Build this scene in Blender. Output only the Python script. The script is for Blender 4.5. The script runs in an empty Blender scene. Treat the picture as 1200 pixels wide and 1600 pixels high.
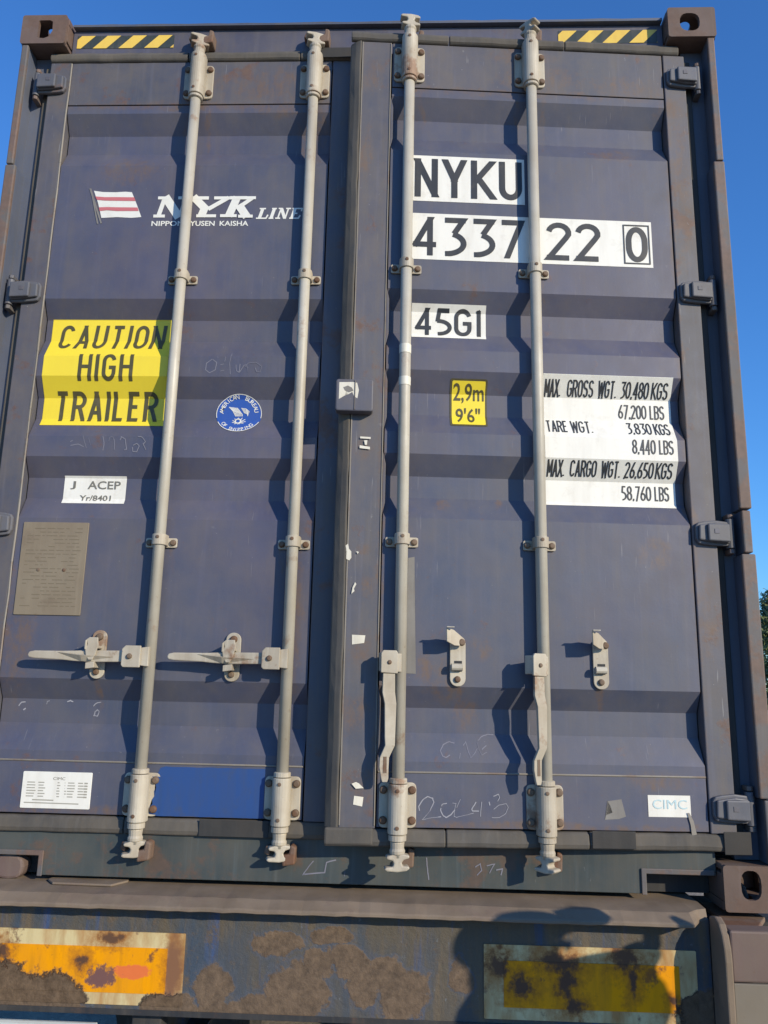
import bpy, bmesh, math, random
from mathutils import Vector, Matrix
random.seed(7)
sc = bpy.context.scene
col = sc.collection
PI = math.pi
R = math.radians

# ---------------------------------------------------------------- camera
cam_d = bpy.data.cameras.new('camera')
cam = bpy.data.objects.new('camera', cam_d); col.objects.link(cam)
rt = Vector((0.99915, 0.03558, 0.02067)); up = Vector((-0.01269, -0.21132, 0.97733)); fw = Vector((-0.03914, 0.97677, 0.21069))
m = Matrix((rt, up, -fw)).transposed().to_4x4(); m.translation = Vector((0.2052, -2.346, 0.5867))
cam.matrix_world = m
cam_d.sensor_fit = 'VERTICAL'; cam_d.sensor_height = 36; cam_d.lens = 27.81
cam_d.clip_start = 0.02; cam_d.clip_end = 3000
sc.camera = cam

# ---------------------------------------------------------------- light
SUN_AZ, SUN_EL = R(47), R(21)      # azimuth measured from -Y towards +X
sdir = Vector((math.sin(SUN_AZ)*math.cos(SUN_EL), -math.cos(SUN_AZ)*math.cos(SUN_EL), math.sin(SUN_EL)))
w = bpy.data.worlds.new('World'); sc.world = w; w.use_nodes = True
nt = w.node_tree; nt.nodes.clear()
sky = nt.nodes.new('ShaderNodeTexSky'); sky.sky_type = 'NISHITA'; sky.sun_disc = False
sky.sun_elevation = SUN_EL; sky.sun_rotation = math.atan2(sdir.x, sdir.y)
sky.air_density = 1.3; sky.dust_density = 0.0; sky.ozone_density = 8.0; sky.altitude = 50
bg = nt.nodes.new('ShaderNodeBackground'); bg.inputs[1].default_value = 0.15
wo = nt.nodes.new('ShaderNodeOutputWorld')
tint = nt.nodes.new('ShaderNodeMix'); tint.data_type = 'RGBA'; tint.blend_type = 'MULTIPLY'; tint.inputs[0].default_value = 1
tint.inputs[7].default_value = (.78, 1.12, 1.42, 1); nt.links.new(sky.outputs[0], tint.inputs[6])
nt.links.new(tint.outputs[2], bg.inputs[0]); nt.links.new(bg.outputs[0], wo.inputs[0])
sun_d = bpy.data.lights.new('sun', 'SUN'); sun_d.energy = 4.75; sun_d.angle = R(0.55); sun_d.color = (1.0, 0.88, 0.68)
sun = bpy.data.objects.new('sun', sun_d); col.objects.link(sun)
sun.rotation_euler = (-sdir).to_track_quat('-Z', 'Y').to_euler(); sun.location = (6, -6, 8)
sc.view_settings.view_transform = 'Standard'; sc.view_settings.look = 'None'
sc.view_settings.exposure = 0.0; sc.view_settings.gamma = 1; sc.view_settings.use_curve_mapping = False

# ---------------------------------------------------------------- materials
def newmat(name):
    m = bpy.data.materials.new(name); m.use_nodes = True
    n = m.node_tree.nodes; l = m.node_tree.links
    return m, n, l, n['Principled BSDF']
def rgba(c): return (c[0], c[1], c[2], 1)
def noise(n, l, vec, scale, detail=4, rough=.55, mapscale=None, w=0):
    if mapscale:
        mp = n.new('ShaderNodeMapping'); mp.inputs['Scale'].default_value = mapscale; mp.inputs['Location'].default_value = (w, w*.7, w*1.3)
        l.new(vec, mp.inputs['Vector']); vec = mp.outputs[0]
    t = n.new('ShaderNodeTexNoise'); t.inputs['Scale'].default_value = scale; t.inputs['Detail'].default_value = detail; t.inputs['Roughness'].default_value = rough
    l.new(vec, t.inputs['Vector']); return t.outputs[0]
def ramp(n, l, f, a, b, c0=0., c1=1.):
    r = n.new('ShaderNodeMapRange'); r.inputs[1].default_value = a; r.inputs[2].default_value = b
    r.inputs[3].default_value = c0; r.inputs[4].default_value = c1; r.clamp = True
    l.new(f, r.inputs[0]); return r.outputs[0]
def mix(n, l, f, a, b, mode='MIX'):
    x = n.new('ShaderNodeMix'); x.data_type = 'RGBA'; x.blend_type = mode
    for k, v in (('f', f), ('a', a), ('b', b)):
        i = {'f': 0, 'a': 6, 'b': 7}[k]
        if isinstance(v, (int, float)): x.inputs[i].default_value = v
        elif isinstance(v, tuple): x.inputs[i].default_value = rgba(v)
        else: l.new(v, x.inputs[i])
    return x.outputs[2]
def mth(n, l, op, a, b=None):
    x = n.new('ShaderNodeMath'); x.operation = op
    for i, v in enumerate((a, b)):
        if v is None: continue
        if isinstance(v, (int, float)): x.inputs[i].default_value = v
        else: l.new(v, x.inputs[i])
    return x.outputs[0]
def pos(n): return n.new('ShaderNodeNewGeometry').outputs['Position']
def bump(n, l, h, strength, dist=.002, prev=None):
    b = n.new('ShaderNodeBump'); b.inputs['Strength'].default_value = strength; b.inputs['Distance'].default_value = dist
    l.new(h, b.inputs['Height'])
    if prev is not None: l.new(prev, b.inputs['Normal'])
    return b.outputs[0]
def spots(n, l, v, lst, amp=.06, sc_=9, fine=.12):
    """distance-like field: < 1 inside any of the listed ellipses (x, z, rx, rz), outline broken up by noise"""
    wob = n.new('ShaderNodeTexNoise'); wob.inputs['Scale'].default_value = sc_; wob.inputs['Detail'].default_value = 6; l.new(v, wob.inputs['Vector'])
    sub = n.new('ShaderNodeVectorMath'); sub.operation = 'MULTIPLY_ADD'; l.new(wob.outputs[1], sub.inputs[0]); sub.inputs[1].default_value = (amp, 0, amp); l.new(v, sub.inputs[2])
    cur = None
    for (x, z, rx, rz) in lst:
        a = n.new('ShaderNodeVectorMath'); a.operation = 'SUBTRACT'; l.new(sub.outputs[0], a.inputs[0]); a.inputs[1].default_value = (x+amp/2, 0, z+amp/2)
        b = n.new('ShaderNodeVectorMath'); b.operation = 'MULTIPLY'; l.new(a.outputs[0], b.inputs[0]); b.inputs[1].default_value = (1/rx, 0, 1/rz)
        d = n.new('ShaderNodeVectorMath'); d.operation = 'LENGTH'; l.new(b.outputs[0], d.inputs[0])
        cur = d.outputs['Value'] if cur is None else mth(n, l, 'MINIMUM', cur, d.outputs['Value'])
    wf = noise(n, l, v, 55, 6, .7)
    return mth(n, l, 'ADD', cur, ramp(n, l, wf, .3, .7, -fine, fine))
DOOR_STAINS = [(.58, 2.556, .5, .014), (-.58, 2.556, .5, .016), (.58, .203, .5, .013), (-.58, .203, .5, .015), (1.042, 1.6, .010, 1.2), (.106, 1.0, .010, 1.0), (.54, 2.52, .010, .07), (.62, 2.50, .010, .09), (.13, 2.52, .010, .06), (.21, 2.50, .008, .08), (-.54, 2.50, .010, .09), (-.62, 2.52, .008, .06), (-.13, 2.5, .010, .09), (.333, .55, .012, .06), (.75, .55, .010, .05), (-.74, .55, .010, .05), (.61, 1.84, .006, .05), (-.205, .95, .008, .06), (-.54, .95, .007, .05), (-.33, 2.64, .20, .07), (-.25, 2.54, .16, .025), (-.80, 2.30, .10, .05), (.62, 2.62, .14, .05), (.92, 2.60, .12, .04), (.55, 2.70, .10, .03), (.30, .60, .05, .06), (.36, .50, .04, .05), (.24, .62, .03, .05), (.93, .98, .05, .05), (.40, .69, .03, .04), (.86, 2.34, .06, .03), (.07, .86, .03, .03), (.05, .68, .03, .05), (.04, .50, .04, .06), (.08, .30, .04, .05), (.055, .97, .02, .02), (.05, 1.28, .03, .03), (1.08, 2.20, .03, .25), (1.07, .80, .03, .12), (1.06, 2.52, .05, .05), (-1.00, .72, .05, .2), (-.16, .75, .03, .2), (-.18, 2.45, .05, .1), (.90, .33, .08, .03), (.28, 1.12, .02, .02), (.46, 1.13, .015, .02), (-.60, .205, .12, .02), (.05, 2.60, .03, .06), (.03, 2.30, .02, .1)]
def worn(name, base, dust=(.20, .16, .11), rust=(.13, .06, .03), dust_amt=.25, rust_amt=.1, rough=.5, metal=0., streak=.3, var=.25, bscale=1., seed=0, rust_pos=.62, spec=.5, chips=0., stains=None, hue=None, scratch=0.):
    m, n, l, p = newmat(name); v = pos(n)
    big = noise(n, l, v, 1.7, 5, .6, (1, 1, 1), seed)
    c = mix(n, l, ramp(n, l, big, .3, .7), tuple(x*(1-var) for x in base), tuple(min(1, x*(1+var)) for x in base))
    if hue:
        hn = noise(n, l, v, 1.1, 6, .65, (1, 1, .7), seed+40); c = mix(n, l, ramp(n, l, hn, .38, .64, 0, .8), c, hue)
    mid = noise(n, l, v, 9, 6, .62, (1, 1, .8), seed+3)
    c = mix(n, l, ramp(n, l, mid, .35, .75, 0, dust_amt*.8), c, dust)
    st = noise(n, l, v, 6, 5, .6, (5, 5, .35), seed+5)
    c = mix(n, l, ramp(n, l, st, .5, .78, 0, streak), c, tuple(x*.62+.02 for x in dust))
    st2 = noise(n, l, v, 11, 3, .5, (6, 6, .3), seed+9)
    c = mix(n, l, ramp(n, l, st2, .55, .8, 0, streak*.6), c, tuple(min(1, x*1.5+.03) for x in base))
    r = noise(n, l, v, 7, 9, .68, (1, 1, 1), seed+12)
    rm = ramp(n, l, r, rust_pos-.02, rust_pos+.05, 0, 1)
    rfine = noise(n, l, v, 60, 4, .6)
    rc = mix(n, l, rfine, tuple(x*.6 for x in rust), tuple(min(1, x*1.7) for x in rust))
    c = mix(n, l, mth(n, l, 'MULTIPLY', rm, rust_amt), c, rc)
    sp = noise(n, l, v, 75, 3, .6, (1, 1, 1), seed+21)
    c = mix(n, l, ramp(n, l, sp, .66, .74, 0, .35*rust_amt+.08), c, rust)
    if chips:
        ch = noise(n, l, v, 33, 5, .7, (1, 1, .6), seed+31)
        c = mix(n, l, ramp(n, l, ch, .69, .71, 0, chips), c, (.3, .3, .3))
    if stains:
        d = spots(n, l, v, stains, .05, 14, .35)
        brk = noise(n, l, v, 38, 6, .7, (1, 1, .55), seed+50)
        c = mix(n, l, mth(n, l, 'MULTIPLY', ramp(n, l, d, .55, 1.25, 1, 0), ramp(n, l, brk, .42, .66, .10, .85)), c, (.15, .098, .068))
    if scratch:
        s1 = noise(n, l, v, 16, 2, .4, (9, 1, .55), seed+60); s2 = noise(n, l, v, 2.5, 3, .6, (1, 1, 1), seed+61)
        c = mix(n, l, mth(n, l, 'MULTIPLY', ramp(n, l, s1, .70, .735, 0, scratch), ramp(n, l, s2, .5, .6)), c, (.24, .235, .24))
        s3 = noise(n, l, v, 120, 2, .5, (1, 1, 1), seed+62)
        c = mix(n, l, ramp(n, l, s3, .765, .79, 0, scratch*1.2), c, (.30, .29, .28))
    l.new(c, p.inputs['Base Color'])
    rr = ramp(n, l, mid, .2, .8, rough-.1, rough+.2); l.new(rr, p.inputs['Roughness'])
    p.inputs['Metallic'].default_value = metal; p.inputs['Specular IOR Level'].default_value = spec
    b1 = bump(n, l, noise(n, l, v, 3.2, 3, .5), .35*bscale, .016)
    b2 = bump(n, l, noise(n, l, v, 140, 4, .6), .12*bscale, .0015, b1)
    b3 = bump(n, l, rm, .25*rust_amt, .0015, b2)
    l.new(b3, p.inputs['Normal'])
    return m
M = {}
NAVY = (.083, .082, .125)
M['navy'] = worn('faded_navy_paint', NAVY, dust_amt=.30, rust_amt=.5, rough=.5, streak=.25, var=.16, rust_pos=.645, chips=.12, stains=DOOR_STAINS, hue=(.066, .080, .120), scratch=.4)
M['navy_frame'] = worn('dirty_navy_paint', (.088, .086, .112), dust_amt=.5, rust_amt=.6, rough=.55, streak=.45, var=.2, seed=4, rust_pos=.60, chips=.3, stains=DOOR_STAINS, hue=(.07, .08, .105), scratch=.6)
M['sill'] = worn('weathered_teal_navy_paint', (.046, .062, .066), dust=(.115, .10, .072), dust_amt=.6, rust_amt=.4, rough=.6, streak=.75, var=.3, seed=8, rust_pos=.57, chips=.2)
M['header'] = worn('header_paint', (.085, .085, .12), dust_amt=.3, rust_amt=.4, rough=.5, streak=.4, seed=11, rust_pos=.64)
M['side'] = worn('side_wall_paint', (.07, .075, .12), dust_amt=.3, rust_amt=.4, rough=.5, streak=.4, seed=14)
M['post'] = worn('rusty_post_paint', (.105, .10, .105), dust_amt=.6, rust=(.15, .085, .055), rust_amt=.6, rough=.6, streak=.5, seed=17, rust_pos=.49)
M['casting'] = worn('rusty_cast_steel', (.125, .085, .07), dust=(.16, .12, .09), rust=(.11, .065, .045), dust_amt=.5, rust_amt=.6, rough=.7, streak=.3, seed=21, rust_pos=.5, bscale=2)
M['channel'] = worn('dark_channel_paint', (.085, .10, .14), dust_amt=.2, rust_amt=.3, rough=.6, streak=.3, seed=23)
M['rubber'] = worn('perished_rubber', (.082, .077, .070), dust=(.20, .165, .12), dust_amt=.6, rust_amt=.1, rough=.75, streak=.5, seed=27, spec=.3, bscale=2)
M['rubber_dark'] = worn('black_rubber_patch', (.035, .036, .036), dust=(.12, .10, .08), dust_amt=.35, rust_amt=.0, rough=.7, streak=.3, seed=29, spec=.3, bscale=2)
M['rod'] = worn('galvanised_rod', (.47, .44, .365), dust=(.27, .215, .14), rust=(.22, .115, .055), dust_amt=.55, rust_amt=.55, rough=.42, streak=.45, var=.16, seed=33, rust_pos=.63, scratch=.3)
M['hard'] = worn('galvanised_casting', (.47, .425, .335), dust=(.25, .185, .115), rust=(.20, .10, .05), dust_amt=.75, rust_amt=.75, rough=.55, streak=.45, var=.24, seed=37, rust_pos=.585, bscale=1.6)
M['bolt'] = worn('rusty_bolt', (.15, .10, .065), rust=(.10, .045, .02), dust_amt=.4, rust_amt=.7, rough=.7, seed=41, rust_pos=.5)
M['hinge'] = worn('hinge_paint', (.10, .105, .125), dust_amt=.4, rust=(.18, .09, .05), rust_amt=.5, rough=.5, streak=.2, seed=43, rust_pos=.62)
M['keeper'] = worn('keeper_rust', (.16, .10, .07), rust_amt=.8, dust_amt=.4, rough=.7, seed=47, rust_pos=.5)
M['bolster'] = worn('dusty_bare_steel', (.185, .138, .094), dust=(.25, .195, .145), rust=(.15, .105, .08), dust_amt=.8, rust_amt=.45, rough=.75, streak=.15, var=.22, seed=51, rust_pos=.55, bscale=2)
M['brown'] = worn('red_brown_primer', (.14, .095, .085), dust_amt=.4, rust_amt=.5, rough=.6, streak=.3, seed=55)
M['flap'] = worn('tan_panel', (.19, .165, .13), dust_amt=.4, rust_amt=.1, rough=.7, streak=.1, seed=57)
M['dark'] = worn('dark_steel_and_shade', (.02, .022, .026), dust_amt=.15, rust_amt=.3, rough=.7, seed=59)  # dark steel parts, and the backings that put shade into gaps and pockets
M['tyre'] = worn('tyre_rubber', (.02, .02, .02), dust_amt=.3, rust_amt=0, rough=.85, seed=61)
M['brownplate'] = worn('aged_data_plate', (.24, .195, .13), dust=(.17, .125, .08), rust=(.12, .08, .05), dust_amt=.6, rust_amt=.3, rough=.5, streak=.25, var=.1, seed=63, rust_pos=.6)
M['bead'] = worn('sealant_bead', (.22, .20, .17), dust_amt=.4, rust_amt=.4, rough=.6, seed=65, rust_pos=.55)
M['residue'] = worn('adhesive_residue', (.24, .225, .20), dust=(.12, .11, .10), dust_amt=.8, rust_amt=.1, rough=.6, seed=67)
M['flake'] = worn('torn_label', (.78, .74, .62), dust=(.3, .25, .15), dust_amt=.35, rust=(.4, .2, .05), rust_amt=.3, rough=.5, seed=69)
def film(name, c, rough=.42, dirt=.16, seed=0, dc=(.3, .24, .16), spec=.4):
    m, n, l, p = newmat(name); v = pos(n)
    st = noise(n, l, v, 7, 5, .6, (4, 4, .5), seed); md = noise(n, l, v, 18, 5, .65, (1, 1, 1), seed+2)
    cc = mix(n, l, ramp(n, l, st, .45, .8, 0, dirt), c, dc); cc = mix(n, l, ramp(n, l, md, .55, .8, 0, dirt*1.5), cc, dc)
    l.new(cc, p.inputs['Base Color']); p.inputs['Roughness'].default_value = rough; p.inputs['Specular IOR Level'].default_value = spec
    l.new(bump(n, l, noise(n, l, v, 30, 3, .5), .08, .003), p.inputs['Normal'])
    return m
M['white'] = film('white_vinyl', (.80, .78, .70), dirt=.20, seed=1)
M['logo_white'] = film('white_print', (.76, .75, .68), dirt=.12, seed=2)
M['ink'] = film('black_print', (.030, .034, .040), dirt=.12, seed=3, rough=.5)
M['grey_ink'] = film('worn_grey_print', (.17, .165, .14), dirt=.2, seed=4)
M['yellow'] = film('yellow_vinyl', (.84, .66, .045), dirt=.08, seed=5, dc=(.5, .3, .05))
M['yellow_ink'] = film('brown_black_print', (.085, .075, .03), dirt=.15, seed=6)
M['hazard'] = film('hazard_yellow', (.80, .55, .10), dirt=.25, seed=7, dc=(.5, .25, .08))
M['blackgreen'] = film('hazard_black', (.045, .055, .05), dirt=.2, seed=8)
M['red'] = film('faded_red_print', (.55, .16, .17), dirt=.1, seed=9)
M['blue'] = film('fresh_blue_repair_paint', (.026, .072, .225), dirt=.55, seed=10, rough=.45, dc=(.055, .075, .13))
M['absblue'] = film('royal_blue_print', (.03, .09, .36), dirt=.05, seed=11)
M['chalk'] = film('chalk_line', (.40, .40, .40), dirt=.5, seed=12, rough=.9, dc=(.12, .12, .15))
M['palecyan'] = film('faded_cyan_print', (.50, .66, .68), dirt=.05, seed=13)
M['skin'] = film('skin', (.35, .20, .13), seed=14)
M['cloth'] = film('work_shirt', (.08, .10, .16), seed=15, rough=.9)
M['trouser'] = film('dark_trousers', (.04, .04, .045), seed=16, rough=.9)
M['hat'] = film('cap_fabric', (.10, .06, .03), seed=17, rough=.9)

# chassis rear face: blue paint, grey-brown dirt, and flaking rust islands of their own shape
CRUST = [(-.985, -.25, .25, .080), (-.735, -.258, .075, .062), (-.435, -.285, .075, .050), (-.27, -.30, .11, .04), (-.315, -.225, .05, .07), (-.10, -.24, .085, .09), (-.19, -.29, .09, .055), (-.15, -.105, .072, .034), (-.04, -.16, .04, .05), (-.01, -.080, .065, .026), (.04, -.145, .055, .048), (.08, -.19, .05, .06), (.15, -.165, .055, .045), (.19, -.22, .065, .075), (.345, -.17, .03, .045), (1.0, -.24, .1, .06)]
def rear_mat():
    m, n, l, p = newmat('flaking_blue_rust_face'); v = pos(n)
    big = noise(n, l, v, 5.5, 5, .55, (1.5, 1, .5), 2)
    c = mix(n, l, ramp(n, l, big, .34, .54), (.042, .062, .090), (.092, .078, .058))
    st = noise(n, l, v, 7, 4, .6, (3, 1, .25), 8)
    c = mix(n, l, ramp(n, l, st, .57, .70, 0, .75), c, (.035, .075, .19))
    fl = noise(n, l, v, 24, 8, .75, (1, 1, 1), 33); c = mix(n, l, ramp(n, l, fl, .56, .62, 0, .8), c, (.105, .078, .055))
    fl2 = noise(n, l, v, 40, 6, .7, (1, 1, .8), 36); c = mix(n, l, ramp(n, l, fl2, .64, .67, 0, .7), c, (.13, .14, .15))
    st2 = noise(n, l, v, 9, 4, .6, (3, 1, .3), 15)
    c = mix(n, l, ramp(n, l, st2, .52, .7, 0, .7), c, (.14, .10, .055))
    cur = spots(n, l, v, CRUST, .085, 11, .17)
    rm = ramp(n, l, cur, .93, 1.05, 1, 0)
    edge = ramp(n, l, cur, 1.02, 1.22, .75, 0)
    c = mix(n, l, edge, c, (.070, .082, .108))
    rf = noise(n, l, v, 45, 6, .7)
    rc = mix(n, l, ramp(n, l, rf, .3, .7), (.075, .050, .031), (.172, .116, .072))
    c = mix(n, l, rm, c, rc)
    l.new(c, p.inputs['Base Color']); p.inputs['Roughness'].default_value = .75
    b1 = bump(n, l, rm, .4, .002); b2 = bump(n, l, rf, .9, .004, b1); l.new(b2, p.inputs['Normal'])
    return m
M['rear'] = rear_mat()
M['crust'] = worn('flaking_rust_crust', (.095, .062, .040), dust=(.19, .135, .09), rust=(.09, .055, .035), dust_amt=.7, rust_amt=.5, rough=.85, seed=71, rust_pos=.5, bscale=5, streak=.1)
def tape(name, base, a, seed, extra=()):
    m, n, l, p = newmat(name); v = pos(n)
    s = noise(n, l, v, 8, 5, .65, (1.6, 1, .5), seed)
    c = mix(n, l, ramp(n, l, s, .42, .66, 0, a), base, (.36, .15, .035))
    g = noise(n, l, v, 22, 4, .6, (2, 1, .25), seed+7); c = mix(n, l, ramp(n, l, g, .5, .75, 0, .35), c, (.22, .11, .02))
    p.inputs['Specular IOR Level'].default_value = .2
    s2 = noise(n, l, v, 16, 6, .7, (1, 1, .8), seed+4)
    c = mix(n, l, ramp(n, l, s2, .60, .68, 0, .85), c, (.12, .055, .04))
    for (lst, colr, soft, am, fn) in extra:
        d = spots(n, l, v, lst, am, 12, fn); c = mix(n, l, ramp(n, l, d, 1.0-soft, 1.0+soft*.4, 1, 0), c, colr)
    d = spots(n, l, v, CRUST, .085, 11, .17); rf = noise(n, l, v, 45, 6, .7)
    c = mix(n, l, ramp(n, l, d, 1.0, 1.14, .8, 0), c, (.10, .075, .07))
    rm = ramp(n, l, d, .93, 1.05, 1, 0); c = mix(n, l, rm, c, mix(n, l, ramp(n, l, rf, .3, .7), (.075, .050, .031), (.172, .116, .072)))
    l.new(c, p.inputs['Base Color']); l.new(ramp(n, l, rm, 0, 1, .45, .85), p.inputs['Roughness'])
    b1 = bump(n, l, noise(n, l, v, 60, 3, .5), .15, .002); b2 = bump(n, l, rm, .5, .004, b1); l.new(bump(n, l, mth(n, l, 'MULTIPLY', rf, rm), .8, .004, b2), p.inputs['Normal'])
    return m
HOLES = [(-.905, -.150, .020, .026), (-.678, -.165, .014, .018), (-.610, -.105, .022, .013), (-.585, -.103, .012, .010), (.500, -.190, .032, .028), (.60, -.125, .05, .020), (.62, -.17, .022, .05), (.985, -.275, .06, .03), (.78, -.11, .035, .03), (.79, -.16, .010, .04), (.44, -.13, .03, .03), (.64, -.235, .03, .02), (.89, -.215, .008, .008)]
HALO = [(x, z, rx*1.7+.01, rz*1.6+.012) for x, z, rx, rz in HOLES]+[(-.43, -.18, .03, .09)]
SCAR1 = [(-.540, -.186, .052, .019)]; SCAR2 = [(-.625, -.198, .050, .024)]
M['cream'] = tape('stained_cream_tape', (.60, .50, .27), .85, 2, [(HALO, (.33, .15, .045), .7, .06, .5), ([(-.43, -.18, .026, .10)], (.22, .11, .06), .5, .02, .2), (HOLES, (.12, .065, .04), .5, .06, .6)])
M['amber'] = tape('stained_amber_reflector', (.82, .325, .0), .25, 9, [(HALO, (.40, .15, .015), .7, .06, .5), (SCAR1, (.70, .17, .05), .12, .025, .25), (SCAR2, (.17, .085, .075), .25, .05, .5), (HOLES, (.105, .055, .035), .5, .06, .6)])
M['orange'] = tape('exposed_orange_primer', (.70, .17, .05), .2, 12)
M['purple'] = tape('purple_brown_scar', (.16, .10, .11), .3, 19)

# ---------------------------------------------------------------- mesh helpers
def link(name, me, mat=None, parent=None, bev=0, smooth=False, label=None, mw=None, kind=None):
    o = bpy.data.objects.new(name, me); col.objects.link(o)
    if mat is not None and not me.materials: me.materials.append(mat)
    if parent is not None: o.parent = parent
    if mw is not None: o.matrix_local = mw
    if bev:
        b = o.modifiers.new('bevel', 'BEVEL'); b.width = bev; b.segments = 2; b.limit_method = 'ANGLE'; b.angle_limit = R(35)
    if smooth:
        for f in me.polygons: f.use_smooth = True
    if label: o['label'] = label
    if kind: o['kind'] = kind
    return o
def mesh(bm, name):
    bmesh.ops.recalc_face_normals(bm, faces=bm.faces)
    me = bpy.data.meshes.new(name); bm.to_mesh(me); bm.free(); return me
def raw(bm, name):
    me = bpy.data.meshes.new(name); bm.to_mesh(me); bm.free(); return me
def obj(name, bm, mat, parent=None, **k): return link(name, mesh(bm, name), mat, parent, **k)
def B(): return bmesh.new()
def box(bm, x0, x1, y0, y1, z0, z1):
    v = [bm.verts.new((x, y, z)) for x in (x0, x1) for y in (y0, y1) for z in (z0, z1)]
    for f in ((0, 1, 3, 2), (4, 6, 7, 5), (0, 4, 5, 1), (2, 3, 7, 6), (0, 2, 6, 4), (1, 5, 7, 3)): bm.faces.new([v[i] for i in f])
def prism(bm, poly, axis, a, b):
    def P(u, v, t):
        return {'x': (t, u, v), 'y': (u, t, v), 'z': (u, v, t)}[axis]
    A_ = [bm.verts.new(P(u, v, a)) for u, v in poly]; B_ = [bm.verts.new(P(u, v, b)) for u, v in poly]
    n = len(poly); bm.faces.new(A_); bm.faces.new(B_[::-1])
    for i in range(n): bm.faces.new((A_[i], B_[i], B_[(i+1) % n], A_[(i+1) % n]))
def tube(bm, p0, p1, r0, r1=None, seg=16, caps=True):
    r1 = r0 if r1 is None else r1
    p0 = Vector(p0); p1 = Vector(p1); d = (p1-p0).normalized()
    a = d.orthogonal().normalized(); b = d.cross(a)
    A_ = []; B_ = []
    for i in range(seg):
        t = 2*PI*i/seg; o = a*math.cos(t)+b*math.sin(t)
        A_.append(bm.verts.new(p0+o*r0)); B_.append(bm.verts.new(p1+o*r1))
    for i in range(seg): bm.faces.new((A_[i], A_[(i+1) % seg], B_[(i+1) % seg], B_[i]))
    if caps: bm.faces.new(A_[::-1]); bm.faces.new(B_)
def lathe(bm, prof, cx, cy, seg=20, a0=0, a1=2*PI):
    full = abs(a1-a0-2*PI) < 1e-6; n = seg if full else seg+1; rings = []
    for r, z in prof:
        rings.append([bm.verts.new((cx+r*math.cos(a0+(a1-a0)*i/seg), cy+r*math.sin(a0+(a1-a0)*i/seg), z)) for i in range(n)])
    for j in range(len(rings)-1):
        for i in range(seg):
            k = (i+1) % n
            bm.faces.new((rings[j][i], rings[j][k], rings[j+1][k], rings[j+1][i]))
    if full:
        bm.faces.new(rings[0][::-1]); bm.faces.new(rings[-1])
def rrect(x0, x1, z0, z1, r, n=4):
    pts = []
    for cx, cz, a in ((x1-r, z0+r, -90), (x1-r, z1-r, 0), (x0+r, z1-r, 90), (x0+r, z0+r, 180)):
        for i in range(n+1):
            t = R(a+90*i/n); pts.append((cx+r*math.cos(t), cz+r*math.sin(t)))
    return pts
def empty(name, loc=(0, 0, 0), label=None, cat=None, group=None):
    e = bpy.data.objects.new(name, None); col.objects.link(e); e.location = loc; e.empty_display_size = .1
    if label: e['label'] = label
    if cat: e['category'] = cat
    if group: e['group'] = group
    return e

# ---------------------------------------------------------------- door surface
ZL = [(2.527, .048), (2.462, .084), (2.389, .084), (2.32, .048), (1.819, .048), (1.757, .084), (1.682, .084), (1.614, .048),
      (1.545, .048), (1.480, .084), (1.408, .084), (1.340, .048), (1.272, .048), (1.209, .084), (1.141, .084), (1.071, .048),
      (.579, .048), (.517, .084), (.447, .084), (.371, .048)]
def ysurf(z):
    if z >= ZL[0][0] or z <= ZL[-1][0]: return .048
    for (za, ya), (zb, yb) in zip(ZL, ZL[1:]):
        if zb <= z <= za: return ya+(yb-ya)*(za-z)/(za-zb)
    return .048
def conform(bm, off, front=None):
    if front is None:
        for z, _ in ZL:
            bmesh.ops.bisect_plane(bm, geom=bm.verts[:]+bm.edges[:]+bm.faces[:], plane_co=(0, 0, z), plane_no=(0, 0, 1), dist=1e-5)
    for v in bm.verts:
        v.co.y = (ysurf(v.co.z) if front is None else front) - off + v.co.y
def face_front(bm):
    bmesh.ops.recalc_face_normals(bm, faces=bm.faces)
    for f in bm.faces:
        if f.normal.y > 0: f.normal_flip()
def sheet(name, x0, x1, z0, z1, mat, parent, off=.0012, front=None, mw=None, label=None, skew=0, r=0, th=0):
    bm = B()
    pts = [(x0, z0), (x1, z0), (x1+skew, z1), (x0+skew, z1)] if not r else rrect(x0, x1, z0, z1, r)
    bm.faces.new([bm.verts.new((x, 0, z)) for x, z in pts])
    conform(bm, off, front); face_front(bm)
    return link(name, raw(bm, name), mat, parent, label=label, mw=mw)
def poly(name, lists, mat, parent, off=.0012, front=None, mw=None, label=None):
    bm = B()
    for i, pts in enumerate(lists):
        f = bm.faces.new([bm.verts.new((x, -.0001*i, z)) for x, z in pts])
    bmesh.ops.triangulate(bm, faces=bm.faces[:])
    conform(bm, off, front); face_front(bm)
    return link(name, raw(bm, name), mat, parent, label=label, mw=mw)
def ribbon(bm, pts, t, yo=0, taper=False):
    n = len(pts)
    if n < 2: return
    P = [Vector((p[0], p[1])) for p in pts]; L_, R_ = [], []
    closed = (P[0]-P[-1]).length < 1e-6 and n > 3
    if closed: P = P[:-1]; n -= 1
    for i in range(n):
        if closed: a, b = P[i-1], P[(i+1) % n]
        else: a, b = P[max(0, i-1)], P[min(n-1, i+1)]
        d1 = (P[i]-a); d2 = (b-P[i])
        if d1.length < 1e-9: d1 = d2
        if d2.length < 1e-9: d2 = d1
        d1 = d1.normalized(); d2 = d2.normalized(); d = (d1+d2)
        d = d1 if d.length < 1e-6 else d.normalized()
        nn = Vector((-d.y, d.x)); k = max(.45, nn.dot(Vector((-d1.y, d1.x))))
        w_ = t/2/k
        L_.append(bm.verts.new((P[i].x+nn.x*w_, yo, P[i].y+nn.y*w_))); R_.append(bm.verts.new((P[i].x-nn.x*w_, yo, P[i].y-nn.y*w_)))
    for i in range(n if closed else n-1):
        k = (i+1) % n
        bm.faces.new((L_[i], L_[k], R_[k], R_[i]))
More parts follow.
